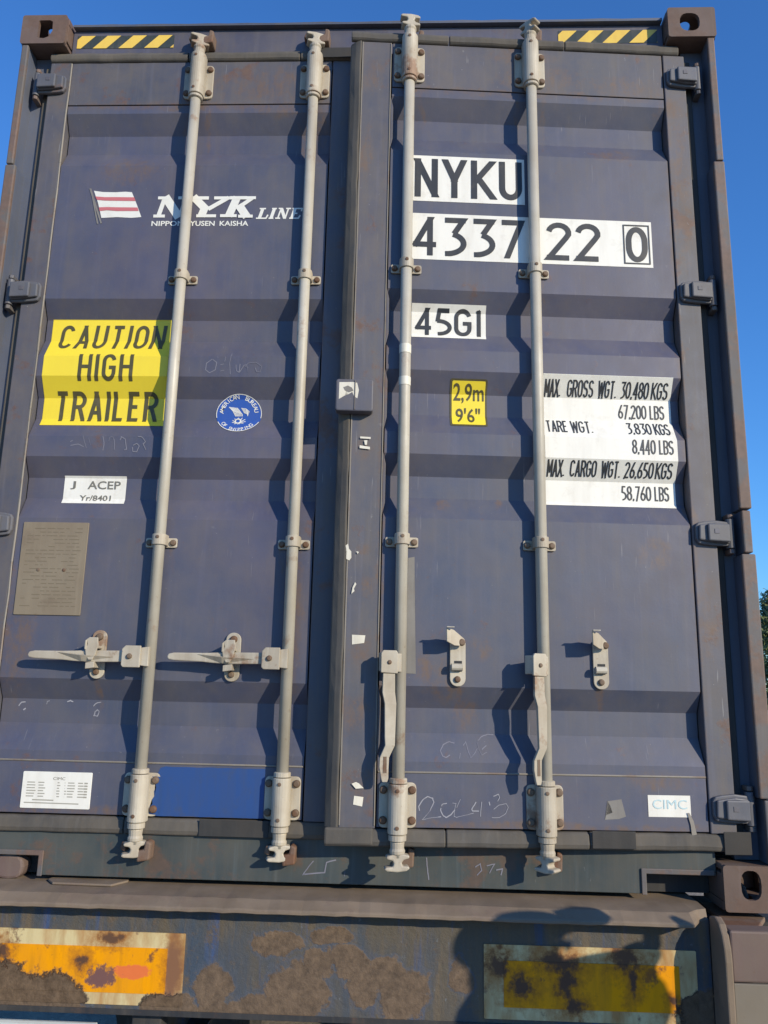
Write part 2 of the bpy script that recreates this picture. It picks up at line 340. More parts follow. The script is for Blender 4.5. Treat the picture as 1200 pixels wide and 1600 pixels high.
def chalk(name, lists, parent, t=.0032, front=None, mw=None, mat='chalk', label=None):
    bm = B()
    for i, pts in enumerate(lists):
        Q = []
        for a, b in zip(pts, pts[1:]):
            for k in range(3): Q.append((a[0]+(b[0]-a[0])*k/3+random.uniform(-.0006, .0006), a[1]+(b[1]-a[1])*k/3+random.uniform(-.0006, .0006)))
        Q.append(pts[-1]); cut = []
        for q in Q:
            cut.append(q)
            if len(cut) > 3 and random.random() < .07:
                ribbon(bm, cut, t*random.uniform(.5, 1.25), -.0001*i); cut = [q] if random.random() < .7 else []
        ribbon(bm, cut, t*random.uniform(.5, 1.25), -.0001*i)
    conform(bm, .0008, front); face_front(bm)
    return link(name, raw(bm, name), M[mat], parent, mw=mw, label=label)
# stroke letters: every glyph is (width, strokes) on a unit-high body; the stroke centre lines are drawn, then thickened
def arc(cx, cy, rx, ry, a0, a1, n=14): return [(cx+rx*math.cos(R(a0+(a1-a0)*i/n)), cy+ry*math.sin(R(a0+(a1-a0)*i/n))) for i in range(n+1)]
def glyph(c):
    W = .42; r = W/2; q = .27
    if c == 'A': return W, [[(0, 0), (r, 1), (W, 0)], [(.07, .28), (W-.07, .28)]]
    if c == 'B': return W, [[(0, 0), (0, 1), (r, 1)]+arc(r, .76, r, .24, 90, -90)[1:]+[(0, .52)], [(r, .52)]+arc(r, .26, r, .26, 90, -90)[1:]+[(0, 0)]]
    if c == 'C': return W, [arc(r, 1-q, r, q, 20, 180)+arc(r, q, r, q, 180, 340)]
    if c == 'D': return W, [[(0, 0), (0, 1), (r, 1)]+arc(r, 1-q, r, q, 90, 0)[1:]+arc(r, q, r, q, 0, -90)+[(0, 0)]]
    if c == 'E': return W*.85, [[(W*.85, 1), (0, 1), (0, 0), (W*.85, 0)], [(0, .52), (W*.7, .52)]]
    if c == 'G': return W, [arc(r, 1-q, r, q, 15, 180)+arc(r, q, r, q, 180, 360)+[(W, .48), (r, .48)]]
    if c == 'H': return W, [[(0, 0), (0, 1)], [(W, 0), (W, 1)], [(0, .52), (W, .52)]]
    if c == 'I': return .0, [[(0, 0), (0, 1)]]
    if c == 'K': return W, [[(0, 0), (0, 1)], [(W, 1), (0, .40)], [(.12, .52), (W+.02, 0)]]
    if c == 'L': return W*.8, [[(0, 1), (0, 0), (W*.8, 0)]]
    if c == 'M': return W*1.2, [[(0, 0), (0, 1)], [(0, 1), (W*.6, .22), (W*1.2, 1)], [(W*1.2, 1), (W*1.2, 0)]]
    if c == 'N': return W, [[(0, 0), (0, 1)], [(0, 1), (W, 0)], [(W, 0), (W, 1)]]
    if c == '0': q = .40
    if c == 'O' or c == '0': return W, [arc(r, 1-q, r, q, 0, 180)+arc(r, q, r, q, 180, 360)+[(W, 1-q)]]
    if c == 'P': return W, [[(0, 0), (0, 1), (r, 1)]+arc(r, .74, r, .26, 90, -90)[1:]+[(0, .48)]]
    if c == 'R': return W, [[(0, 0), (0, 1), (r, 1)]+arc(r, .75, r, .25, 90, -90)[1:]+[(0, .5)], [(r*1.1, .5), (W, 0)]]
    if c == 'S': return W, [arc(r, .76, r, .24, 20, 180, 8)+arc(r, .76, r, .25, 180, 270, 5)[1:]+arc(r, .25, r, .26, 90, 0, 5)+arc(r, .24, r, .24, 0, -160, 8)[1:]]
    if c == 'T': return W, [[(0, 1), (W, 1)], [(r, 1), (r, 0)]]
    if c == 'U': return W, [[(0, 1)]+arc(r, q, r, q, 180, 360)+[(W, 1)]]
    if c == 'W': return W*1.5, [[(0, 1), (W*.35, 0), (W*.75, .9), (W*1.15, 0), (W*1.5, 1)]]
    if c == 'X': return W, [[(0, 0), (W, 1)], [(W, 0), (0, 1)]]
    if c == 'Y': return W, [[(0, 1), (r, .45), (W, 1)], [(r, .47), (r, 0)]]
    if c == '1': return .12, [[(0, .93), (.12, .97), (.12, 0)]]
    if c == '2': return W, [arc(r, .76, r, .24, 170, -10, 10)+[(W*.85, .6), (0, 0), (W, 0)]]
    if c == '3': return W, [[(.01, 1), (W*.97, 1), (W*.50, .60)], arc(.03, .30, .385, .31, 66, -92, 16)]
    if c == '4': return W, [[(W*.74, 0), (W*.74, 1), (0, .25), (W*1.05, .25)]]
    if c == '5': return W, [[(W*.95, 1), (W*.2, 1), (W*.05, .535)], arc(.05, .28, .365, .285, 95, -92, 16)]
    if c == '6': return W, [[(W*.8, 1), (.06, .5)]+arc(r, .25, r, .25, 150, 510, 14)]
    if c == '7': return W, [[(0, 1), (W, 1), (W*.3, 0)]]
    if c == '8': return W, [arc(r, .76, r*.9, .24, -90, 270, 14), arc(r, .26, r, .26, 90, 450, 14)]
    if c == '9': return W, [[(W*.2, 0), (W-.06, .5)]+arc(r, .75, r, .25, -30, 330, 14)]
    if c == 'm': return W*1.3, [[(0, 0), (0, .72)], [(0, .5)]+arc(W*.33, .5, W*.32, .2, 150, 0, 5)+[(W*.65, 0)], [(W*.65, .5)]+arc(W*.98, .5, W*.32, .2, 150, 0, 5)+[(W*1.3, 0)]]
    if c == ',': return .05, [[(.04, .09), (.0, -.10)]]
    if c == '.': return .05, [[(.02, -.03), (.02, .06)]]
    if c == "'": return .02, [[(.02, 1), (0, .78)]]
    if c == '"': return .2, [[(.02, 1), (0, .78)], [(.2, 1), (.18, .78)]]
    return .3, []
def stext(bm, s, x0, x1, z0, z1, t, gap=.26, slant=0, spgap=.34):
    h = (z1-z0)-t; xs = []; x = 0
    for c in s:
        if c == ' ': x += spgap; continue
        xs.append((c, x)); x += glyph(c)[0]+(gap*1.15 if c in '.,' else gap)
    tot = x-(gap); kx = (x1-x0-t)/tot; cnt = 0; tb = B()
    for c, gx in xs:
        for st in glyph(c)[1]:
            pts = [(x0+t/2+(gx+px)*kx+slant*(py*h), z0+t/2+py*h) for px, py in st]
            runs = [[pts[0]]]
            for i in range(1, len(pts)):
                runs[-1].append(pts[i])
                if i < len(pts)-1:
                    a = Vector(pts[i])-Vector(pts[i-1]); b = Vector(pts[i+1])-Vector(pts[i])
                    if a.length > 1e-6 and b.length > 1e-6 and abs(a.angle_signed(b, 0)) > .75: runs.append([pts[i]])
            for ri, run in enumerate(runs):
                if len(run) < 2: continue
                P = [Vector(q) for q in run]
                for e, f, inner in ((0, 1, ri > 0), (-1, -2, ri < len(runs)-1)):
                    d = (P[e]-P[f]).normalized(); py_ = (P[e].y-z0-t/2)/h
                    if abs(d.y) > .5 and (abs(py_) < .01 or abs(py_-1) < .01): P[e] = P[e]+d*t*.95/max(abs(d.y), .5)
                    elif inner: P[e] = P[e]+d*t*.42
                ribbon(tb, P, t, -.00005*(cnt % 7)); cnt += 1
    if '.' not in s and ',' not in s:
        for co, no in (((0, 0, z1), (0, 0, 1)), ((0, 0, z0), (0, 0, -1))):
            bmesh.ops.bisect_plane(tb, geom=tb.verts[:]+tb.edges[:]+tb.faces[:], plane_co=co, plane_no=no, clear_outer=True, dist=1e-6)
    else:
        bmesh.ops.bisect_plane(tb, geom=tb.verts[:]+tb.edges[:]+tb.faces[:], plane_co=(0, 0, z1), plane_no=(0, 0, 1), clear_outer=True, dist=1e-6)
        bmesh.ops.bisect_plane(tb, geom=tb.verts[:]+tb.edges[:]+tb.faces[:], plane_co=(0, 0, z0-h*.12), plane_no=(0, 0, -1), clear_outer=True, dist=1e-6)
    me = bpy.data.meshes.new('x'); tb.to_mesh(me); bm.from_mesh(me); bpy.data.meshes.remove(me); tb.free()
def lettering(name, rows, mat, parent, off=.0022, front=None, mw=None, label=None):
    bm = B()
    for row in rows:
        s, x0, x1, z0, z1, t = row[:6]; stext(bm, s, x0, x1, z0, z1, t, *(row[6:]))
    conform(bm, off, front); face_front(bm)
    return link(name, raw(bm, name), mat, parent, mw=mw, label=label)
_fc = {}
def fmesh(s, bold=0.):
    cu = bpy.data.curves.new('t', 'FONT'); cu.body = s; cu.offset = bold; cu.resolution_u = 3
    o = bpy.data.objects.new('t', cu); col.objects.link(o)
    bpy.context.view_layer.update(); dg = bpy.context.evaluated_depsgraph_get()
    me = bpy.data.meshes.new_from_object(o.evaluated_get(dg)); bpy.data.objects.remove(o); bpy.data.curves.remove(cu)
    return me
def ftext(bm, s, x0, x1, z0, z1, bold=0., slant=0, yo=0):
    me = fmesh(s, bold); xs = [v.co.x for v in me.vertices]; ys = [v.co.y for v in me.vertices]
    a, b, c, d = min(xs), max(xs), min(ys), max(ys)
    vs = [bm.verts.new((x0+(v.co.x-a)/(b-a)*(x1-x0)+slant*(v.co.y-c)/(d-c)*(z1-z0), yo, z0+(v.co.y-c)/(d-c)*(z1-z0))) for v in me.vertices]
    for p in me.polygons:
        try: bm.faces.new([vs[i] for i in p.vertices])
        except ValueError: pass
    bpy.data.meshes.remove(me)
def farc(bm, s, cx, cz, r, a0, a1, h, inward=False, bold=.01):
    n = len(s)
    for i, ch in enumerate(s):
        if ch == ' ': continue
        a = R(a0+(a1-a0)*(i+.5)/n); me = fmesh(ch, bold)
        xs = [v.co.x for v in me.vertices]; mx = (min(xs)+max(xs))/2; k = h/.7
        ur = Vector((math.cos(a), math.sin(a))); ut = Vector((math.sin(a), -math.cos(a)))
        if inward: ur = -ur; ut = -ut
        vs = []
        for v in me.vertices:
            q = Vector((cx, cz))+Vector((math.cos(a), math.sin(a)))*r+ut*((v.co.x-mx)*k)+ur*((v.co.y-.35)*k)
            vs.append(bm.verts.new((q.x, 0, q.y)))
        for p in me.polygons:
            try: bm.faces.new([vs[j] for j in p.vertices])
            except ValueError: pass
        bpy.data.meshes.remove(me)

# ---- outlines of marks, measured on the doors in metres (x, z)
CHALK_R = [[(0.228, 0.241), (0.225, 0.252), (0.236, 0.27), (0.25, 0.278), (0.264, 0.274), (0.267, 0.264), (0.257, 0.241), (0.236, 0.217), (0.263, 0.223), (0.288, 0.226)], [(0.304, 0.262), (0.291, 0.259), (0.286, 0.244), (0.292, 0.231), (0.301, 0.224), (0.316, 0.232), (0.331, 0.251), (0.342, 0.273)], [(0.319, 0.262), (0.33, 0.262), (0.325, 0.245), (0.324, 0.227), (0.331, 0.225), (0.352, 0.23), (0.379, 0.237)], [(0.386, 0.266), (0.373, 0.247), (0.376, 0.242), (0.403, 0.242)], [(0.401, 0.267), (0.398, 0.228)], [(0.422, 0.268), (0.424, 0.258)], [(0.434, 0.282), (0.448, 0.288), (0.452, 0.279), (0.446, 0.269)], [(0.434, 0.248), (0.451, 0.26), (0.47, 0.263), (0.476, 0.253), (0.468, 0.237), (0.45, 0.226), (0.429, 0.226)], [(0.328, 0.422), (0.313, 0.425), (0.295, 0.417), (0.287, 0.401), (0.292, 0.387), (0.302, 0.383), (0.313, 0.39)], [(0.34, 0.381), (0.343, 0.396)], [(0.352, 0.415), (0.36, 0.426), (0.366, 0.4), (0.372, 0.384), (0.382, 0.394), (0.393, 0.409)], [(0.393, 0.426), (0.396, 0.406), (0.404, 0.391), (0.419, 0.399)], [(0.405, 0.406), (0.419, 0.417)], [(0.395, 0.429), (0.407, 0.441), (0.425, 0.447), (0.442, 0.446)]]
CHALK_L = [[(-0.462, 1.605), (-0.48, 1.591), (-0.481, 1.569), (-0.467, 1.558), (-0.449, 1.569), (-0.446, 1.594), (-0.46, 1.605)], [(-0.433, 1.586), (-0.422, 1.589)], [(-0.432, 1.564), (-0.42, 1.567)], [(-0.42, 1.597), (-0.417, 1.614)], [(-0.398, 1.628), (-0.404, 1.592), (-0.399, 1.553)], [(-0.382, 1.586), (-0.379, 1.564), (-0.37, 1.56), (-0.369, 1.589)], [(-0.368, 1.562), (-0.356, 1.584), (-0.346, 1.587), (-0.342, 1.562)], [(-0.342, 1.576), (-0.351, 1.581), (-0.343, 1.592), (-0.317, 1.595), (-0.298, 1.581), (-0.302, 1.562), (-0.313, 1.562), (-0.319, 1.576)]]
CHALK_L2 = [[(-0.902, 1.321), (-0.894, 1.325)], [(-0.9, 1.308), (-0.876, 1.313), (-0.856, 1.304)], [(-0.862, 1.341), (-0.856, 1.321), (-0.847, 1.3)], [(-0.843, 1.334), (-0.834, 1.309)], [(-0.797, 1.339), (-0.791, 1.318), (-0.793, 1.292)], [(-0.777, 1.322), (-0.774, 1.337), (-0.764, 1.337), (-0.759, 1.327), (-0.756, 1.295)], [(-0.74, 1.327), (-0.737, 1.338), (-0.724, 1.331), (-0.716, 1.297), (-0.724, 1.295)], [(-0.697, 1.31), (-0.685, 1.317), (-0.676, 1.308), (-0.683, 1.289), (-0.695, 1.289), (-0.698, 1.304)], [(-0.683, 1.34), (-0.67, 1.338), (-0.657, 1.323), (-0.664, 1.315), (-0.654, 1.296)]]
CHALK_L3 = [[(-0.989, 0.494), (-0.981, 0.506), (-0.969, 0.507)], [(-0.973, 0.483), (-0.966, 0.488)], [(-0.903, 0.501), (-0.902, 0.51), (-0.895, 0.512)], [(-0.84, 0.51), (-0.831, 0.514), (-0.822, 0.51)], [(-0.759, 0.499), (-0.75, 0.508), (-0.736, 0.511)], [(-0.752, 0.483), (-0.754, 0.471), (-0.744, 0.47), (-0.739, 0.483), (-0.746, 0.488), (-0.752, 0.483)]]
CHALK_S = [[(-0.1, 0.049), (-0.081, 0.075), (-0.07, 0.088)], [(-0.095, 0.052), (-0.037, 0.058), (-0.033, 0.085), (-0.006, 0.092)], [(0.25, 0.106), (0.253, 0.076), (0.257, 0.047)], [(0.02, 0.063), (0.018, 0.049)]]
CHALK_S2 = [[(0.387, 0.084), (0.401, 0.093), (0.405, 0.076), (0.392, 0.063)], [(0.419, 0.089), (0.441, 0.094), (0.427, 0.069)], [(0.445, 0.078), (0.463, 0.082), (0.459, 0.065)]]
LOGO_N = [[(-0.684, 2.199), (-0.651, 2.199), (-0.616, 2.152), (-0.61, 2.182), (-0.62, 2.182), (-0.617, 2.199), (-0.577, 2.199), (-0.581, 2.183), (-0.59, 2.183), (-0.605, 2.119), (-0.627, 2.119), (-0.665, 2.168), (-0.674, 2.132), (-0.656, 2.13), (-0.659, 2.119), (-0.699, 2.119), (-0.697, 2.13), (-0.689, 2.132), (-0.676, 2.182), (-0.687, 2.184)]]
LOGO_Y = [[(-0.576, 2.199), (-0.507, 2.199), (-0.51, 2.182), (-0.52, 2.182), (-0.508, 2.166), (-0.485, 2.181), (-0.494, 2.183), (-0.491, 2.199), (-0.434, 2.198), (-0.436, 2.183), (-0.447, 2.183), (-0.496, 2.151), (-0.501, 2.131), (-0.482, 2.13), (-0.484, 2.118), (-0.55, 2.118), (-0.549, 2.13), (-0.537, 2.132), (-0.532, 2.152), (-0.562, 2.182), (-0.579, 2.183)]]
LOGO_K = [[(-0.44, 2.181), (-0.434, 2.198), (-0.374, 2.198), (-0.378, 2.183), (-0.393, 2.181), (-0.399, 2.162), (-0.383, 2.173), (-0.382, 2.181), (-0.388, 2.183), (-0.385, 2.197), (-0.35, 2.197), (-0.353, 2.181), (-0.363, 2.18), (-0.386, 2.158), (-0.367, 2.129), (-0.357, 2.129), (-0.359, 2.117), (-0.411, 2.117), (-0.409, 2.129), (-0.402, 2.13), (-0.412, 2.149), (-0.417, 2.13), (-0.405, 2.129), (-0.407, 2.118), (-0.47, 2.118), (-0.468, 2.131), (-0.454, 2.131), (-0.44, 2.18)]]
FLAG = [[(-0.914, 2.222), (-0.882, 2.217), (-0.839, 2.216), (-0.804, 2.218), (-0.781, 2.216), (-0.759, 2.167), (-0.74, 2.121), (-0.774, 2.118), (-0.823, 2.121), (-0.878, 2.118), (-0.895, 2.175)]]
STRIPES = [[(-0.907, 2.2), (-0.873, 2.197), (-0.83, 2.197), (-0.771, 2.196), (-0.765, 2.182), (-0.829, 2.183), (-0.872, 2.184), (-0.9, 2.187)], [(-0.89, 2.158), (-0.862, 2.159), (-0.827, 2.158), (-0.756, 2.157), (-0.751, 2.144), (-0.826, 2.144), (-0.861, 2.147), (-0.887, 2.144)]]
POLE = [[(-0.931, 2.23), (-0.924, 2.231), (-0.874, 2.098), (-0.879, 2.096)], [(-0.923, 2.214), (-0.919, 2.216), (-0.886, 2.096), (-0.891, 2.095)]]
FLAKES_R = [[(-0.0, 0.98), (0.007, 0.986), (0.01, 0.971), (0.017, 0.963), (0.018, 0.944), (0.012, 0.936), (0.003, 0.94), (0.004, 0.963)], [(0.021, 0.838), (0.024, 0.857), (0.031, 0.872), (0.035, 0.867), (0.028, 0.853), (0.03, 0.846)], [(0.026, 0.72), (0.065, 0.719), (0.062, 0.697), (0.027, 0.692)], [(0.037, 0.31), (0.049, 0.315), (0.058, 0.311), (0.071, 0.299), (0.049, 0.297)], [(0.045, 0.278), (0.071, 0.275), (0.068, 0.25), (0.043, 0.255)], [(0.034, 1.318), (0.066, 1.317), (0.066, 1.311), (0.034, 1.312)], [(0.033, 1.29), (0.064, 1.286), (0.065, 1.278), (0.033, 1.281)], [(0.046, 1.306), (0.056, 1.307), (0.055, 1.292), (0.049, 1.292)], [(0.032, 0.964), (0.04, 0.962), (0.036, 0.956)]]
PATCH = [[(0.756, 0.274), (0.796, 0.28), (0.807, 0.234), (0.785, 0.227), (0.747, 0.225), (0.751, 0.237), (0.769, 0.244), (0.763, 0.264)], [(0.976, 0.243), (0.985, 0.245), (1.002, 0.19), (0.991, 0.186)]]
STRIP = [[(0.186, 0.949), (0.205, 0.953), (0.208, 0.783), (0.213, 0.613), (0.184, 0.614)]]
BOXPATCH = [[(-0.032, 1.468), (0.022, 1.468), (0.027, 1.435), (0.02, 1.41), (0.002, 1.426), (-0.004, 1.438), (-0.013, 1.425), (-0.001, 1.405), (-0.032, 1.412)]]
GASKPATCH = [[(0.704, 0.198), (0.828, 0.197), (0.826, 0.153), (0.706, 0.157)]]

# ================================================================ SHIPPING CONTAINER
AL = .0725
D = Matrix.Translation((1.165, .02, 0)) @ Matrix.Rotation(AL, 4, 'Z') @ Matrix.Translation((-1.165, -.02, 0))
I4 = Matrix.Identity(4)
con = empty('shipping_container', (0, 0, 0), 'navy blue steel shipping container on the trailer, right rear door ajar, four pale locking rods', 'shipping container')
LEN = 12.19

def ring_plate(bm, x0, x1, z0, z1, hole, y0, y1):
    """flat plate in the xz plane between y0 and y1 with a hole"""
    out = rrect(x0, x1, z0, z1, .008, 2); tmp = B()
    def loop(pts):
        vs = [tmp.verts.new((x, 0, z)) for x, z in pts]
        return [tmp.edges.new((vs[i], vs[(i+1) % len(vs)])) for i in range(len(vs))]
    e = loop(out)+loop(hole)
    bmesh.ops.triangle_fill(tmp, use_beauty=True, edges=e)
    tmp.verts.ensure_lookup_table(); tmp.verts.index_update()
    for y in (y0, y1):
        vs = [bm.verts.new((v.co.x, y, v.co.z)) for v in tmp.verts]
        for f in tmp.faces: bm.faces.new([vs[v.index] for v in f.verts])
    for pts in (out, hole):
        a = [bm.verts.new((x, y0, z)) for x, z in pts]; b = [bm.verts.new((x, y1, z)) for x, z in pts]
        for i in range(len(pts)): bm.faces.new((a[i], b[i], b[(i+1) % len(pts)], a[(i+1) % len(pts)]))
    tmp.free()
def oval(cx, cz, rx, rz, sq=0., n=18):
    pts = []
    for i in range(n):
        t = 2*PI*i/n; c_, s_ = math.cos(t), math.sin(t)
        e = 1-sq
        pts.append((cx+rx*math.copysign(abs(c_)**e, c_), cz+rz*math.copysign(abs(s_)**e, s_)))
    return pts
def casting(sx, yf, yd, z0, top, hole):
    """corner fitting: hollow box of six thick walls, holes in end, side and top/bottom"""
    bm = B(); X0, X1 = (1.057, 1.219)
    w = .014
    t = B(); ring_plate(t, X0, X1, z0, z0+.118, hole, 0, w)                    # end wall
    for v in t.verts: v.co.y = yf+yd*v.co.y
    for src in (t,):
        me = bpy.data.meshes.new('x'); src.to_mesh(me); bm.from_mesh(me); bpy.data.meshes.remove(me); src.free()
    t = B(); ring_plate(t, .0145, .1775, z0+.001, z0+.117, oval(.1, z0+.06, .036, .034), 0, .014)   # outer side wall
    for v in t.verts: v.co = Vector((X1-v.co.y, yf+yd*v.co.x, v.co.z))
    me = bpy.data.meshes.new('x'); t.to_mesh(me); bm.from_mesh(me); bpy.data.meshes.remove(me); t.free()
    t = B(); zt = z0+.118 if top else z0                                      # apertured top or bottom wall
    ring_plate(t, X0+.001, X1-.0145, .0145, .177, oval(1.13, .10, .032, .062), 0, .022)
    for v in t.verts: v.co = Vector((v.co.x, yf+yd*v.co.z, zt-v.co.y-.0008 if top else zt+v.co.y+.0008))
    me = bpy.data.meshes.new('x'); t.to_mesh(me); bm.from_mesh(me); bpy.data.meshes.remove(me); t.free()
    zo = z0+.0008 if top else z0+.118-.0158
    ya, yb = sorted((yf+yd*.0145, yf+yd*.177))
    box(bm, X0+.001, X1-.0148, ya, yb, zo, zo+.015)
    box(bm, X0+.0005, X0+.014, ya, yb, z0+.0235, z0+.0945)
    ya, yb = sorted((yf+yd*.165, yf+yd*.1775)); box(bm, X0+.0145, X1-.0148, ya, yb, z0+.0237, z0+.0943)
    if sx < 0:
        for v in bm.verts: v.co.x = -v.co.x
    return obj('corner_casting', bm, M['casting'], con, bev=.004)
holeR = oval(1.131, 2.837, .034, .036, .25); holeL = [(1.158, 2.872), (1.152, 2.874), (1.118, 2.874), (1.108, 2.868), (1.106, 2.83), (1.118, 2.806), (1.134, 2.799), (1.152, 2.801), (1.158, 2.806)]
for sx in (1, -1):
    casting(sx, 0, 1, 2.778, True, holeR if sx > 0 else holeL)
    casting(sx, 0, 1, 0, False, oval(1.130, .0685, .0275, .038, .25))
    casting(sx, LEN, -1, 2.778, True, holeR); casting(sx, LEN, -1, 0, False, oval(1.130, .0685, .0275, .038, .25))

# corner posts: outer lip in separate lengths, recessed channel behind it
def sbox(sx, x0, x1, y0, y1, z0, z1, name, mat, bev=.003, bm=None, **k):
    b = bm or B()
    a, c = (x0, x1) if sx > 0 else (-x1, -x0)
    box(b, a, c, y0, y1, z0, z1)
    if bm is None: return obj(name, b, M[mat], con, bev=bev, **k)
for sx in (1, -1):
    for z0, z1, xi, xo in ((2.30, 2.777, 1.184, 1.212), (1.119, 2.296, 1.174, 1.2135), (.985, 1.113, 1.178, 1.208), (.292, .981, 1.169, 1.214), (.119, .288, 1.180, 1.215)):
        sbox(sx, xi+.004, xo, 0.004, .0195, z0, z1, 'post_lip', 'post', .004)
        sbox(sx, xi+.006, xo-.001, .020, .10, z0, z1, 'post_web', 'channel', .002)
    b = B(); sbox(sx, 1.118, 1.2095, .074, .150, .119, 2.777, '', '', bm=b)
    obj('corner_post', b, M['channel'], con, bev=.003)
    sbox(sx, 1.121, 1.145, .062, .0735, .19, 2.73, 'hinge_side_gasket', 'rubber_dark' if sx > 0 else 'rubber', .004)
    # front end posts
    sbox(sx, 1.12, 1.2095, LEN-.15, LEN-.01, .119, 2.777, 'front_post', 'side')
# header and top lip
b = B(); box(b, -1.0565, 1.0565, .055, .12, 2.70, 2.878); obj('door_header', b, M['header'], con, bev=.004)
b = B()
xs = [-1.05+i*.07 for i in range(31)]
top = [(x, 2.888+random.uniform(-.0015, .0025)) for x in xs]; bot = [(x, 2.8785) for x in reversed(xs)]
prism(b, top+bot, 'y', .036, .15); obj('roof_edge_lip', b, M['channel'], con)
# sill with two fork-pocket notches
b = B()
prism(b, [(-1.056, .080), (-.863, .080), (-.863, .028), (.863, .028), (.863, .080), (1.056, .080), (1.056, .19), (-1.056, .19)], 'y', .05, .115)
obj('door_sill', b, M['sill'], con, bev=.002)
for sx in (1, -1):
    b = B(); pts = [(.848, .026), (.862, .026), (.862, .081), (1.05, .081), (1.05, .095), (.848, .095)]
    prism(b, [(sx*x, z) for x, z in pts], 'y', .044, .0495); obj('pocket_rim', b, M['post'], con, bev=.002)
    b = B(); box(b, *(sorted((sx*.863, sx*1.056))), .116, .13, .02, .12); obj('pocket_shade_plate', b, M['dark'], con)  # added plate, its near-black colour stands for the shade inside the pocket
b = B(); prism(b, oval(-.955, .045, .045, .034, .3, 12), 'y', .06, .115); obj('pocket_lug', b, M['brown'], con, bev=.008, label='rusty lug inside the left sill pocket')

# box body behind the doors
prof = []
y = .16
while y < LEN-.3:
    prof += [(y, 0), (y+.07, 0), (y+.14, .036), (y+.21, .036)]; y += .28
for sx in (1, -1):
    b = B(); a = []; c = []
    for (yy, dx) in prof:
        a.append(b.verts.new((sx*(1.205-dx), yy, .16))); c.append(b.verts.new((sx*(1.205-dx), yy, 2.80)))
    for i in range(len(prof)-1): b.faces.new((a[i], a[i+1], c[i+1], c[i]))
    obj('side_wall', b, M['side'], con)
    for z0, z1, nm in ((.02, .16, 'bottom_side_rail'), (2.80, 2.885, 'top_side_rail')):
        sbox(sx, 1.15, 1.212, .179, LEN-.179, z0, z1, nm, 'side')
b = B(); a = []; c = []
for (yy, dz) in prof: a.append(b.verts.new((-1.15, yy, 2.886-dz*.5))); c.append(b.verts.new((1.15, yy, 2.886-dz*.5)))
for i in range(len(prof)-1): b.faces.new((a[i], a[i+1], c[i+1], c[i]))
obj('roof', b, M['side'], con)
b = B(); box(b, -1.118, 1.118, LEN-.06, LEN-.03, .1, 2.85); obj('front_wall', b, M['side'], con)
b = B(); box(b, -1.148, 1.148, .131, LEN-.1, .09, .12); obj('underfloor', b, M['dark'], con)

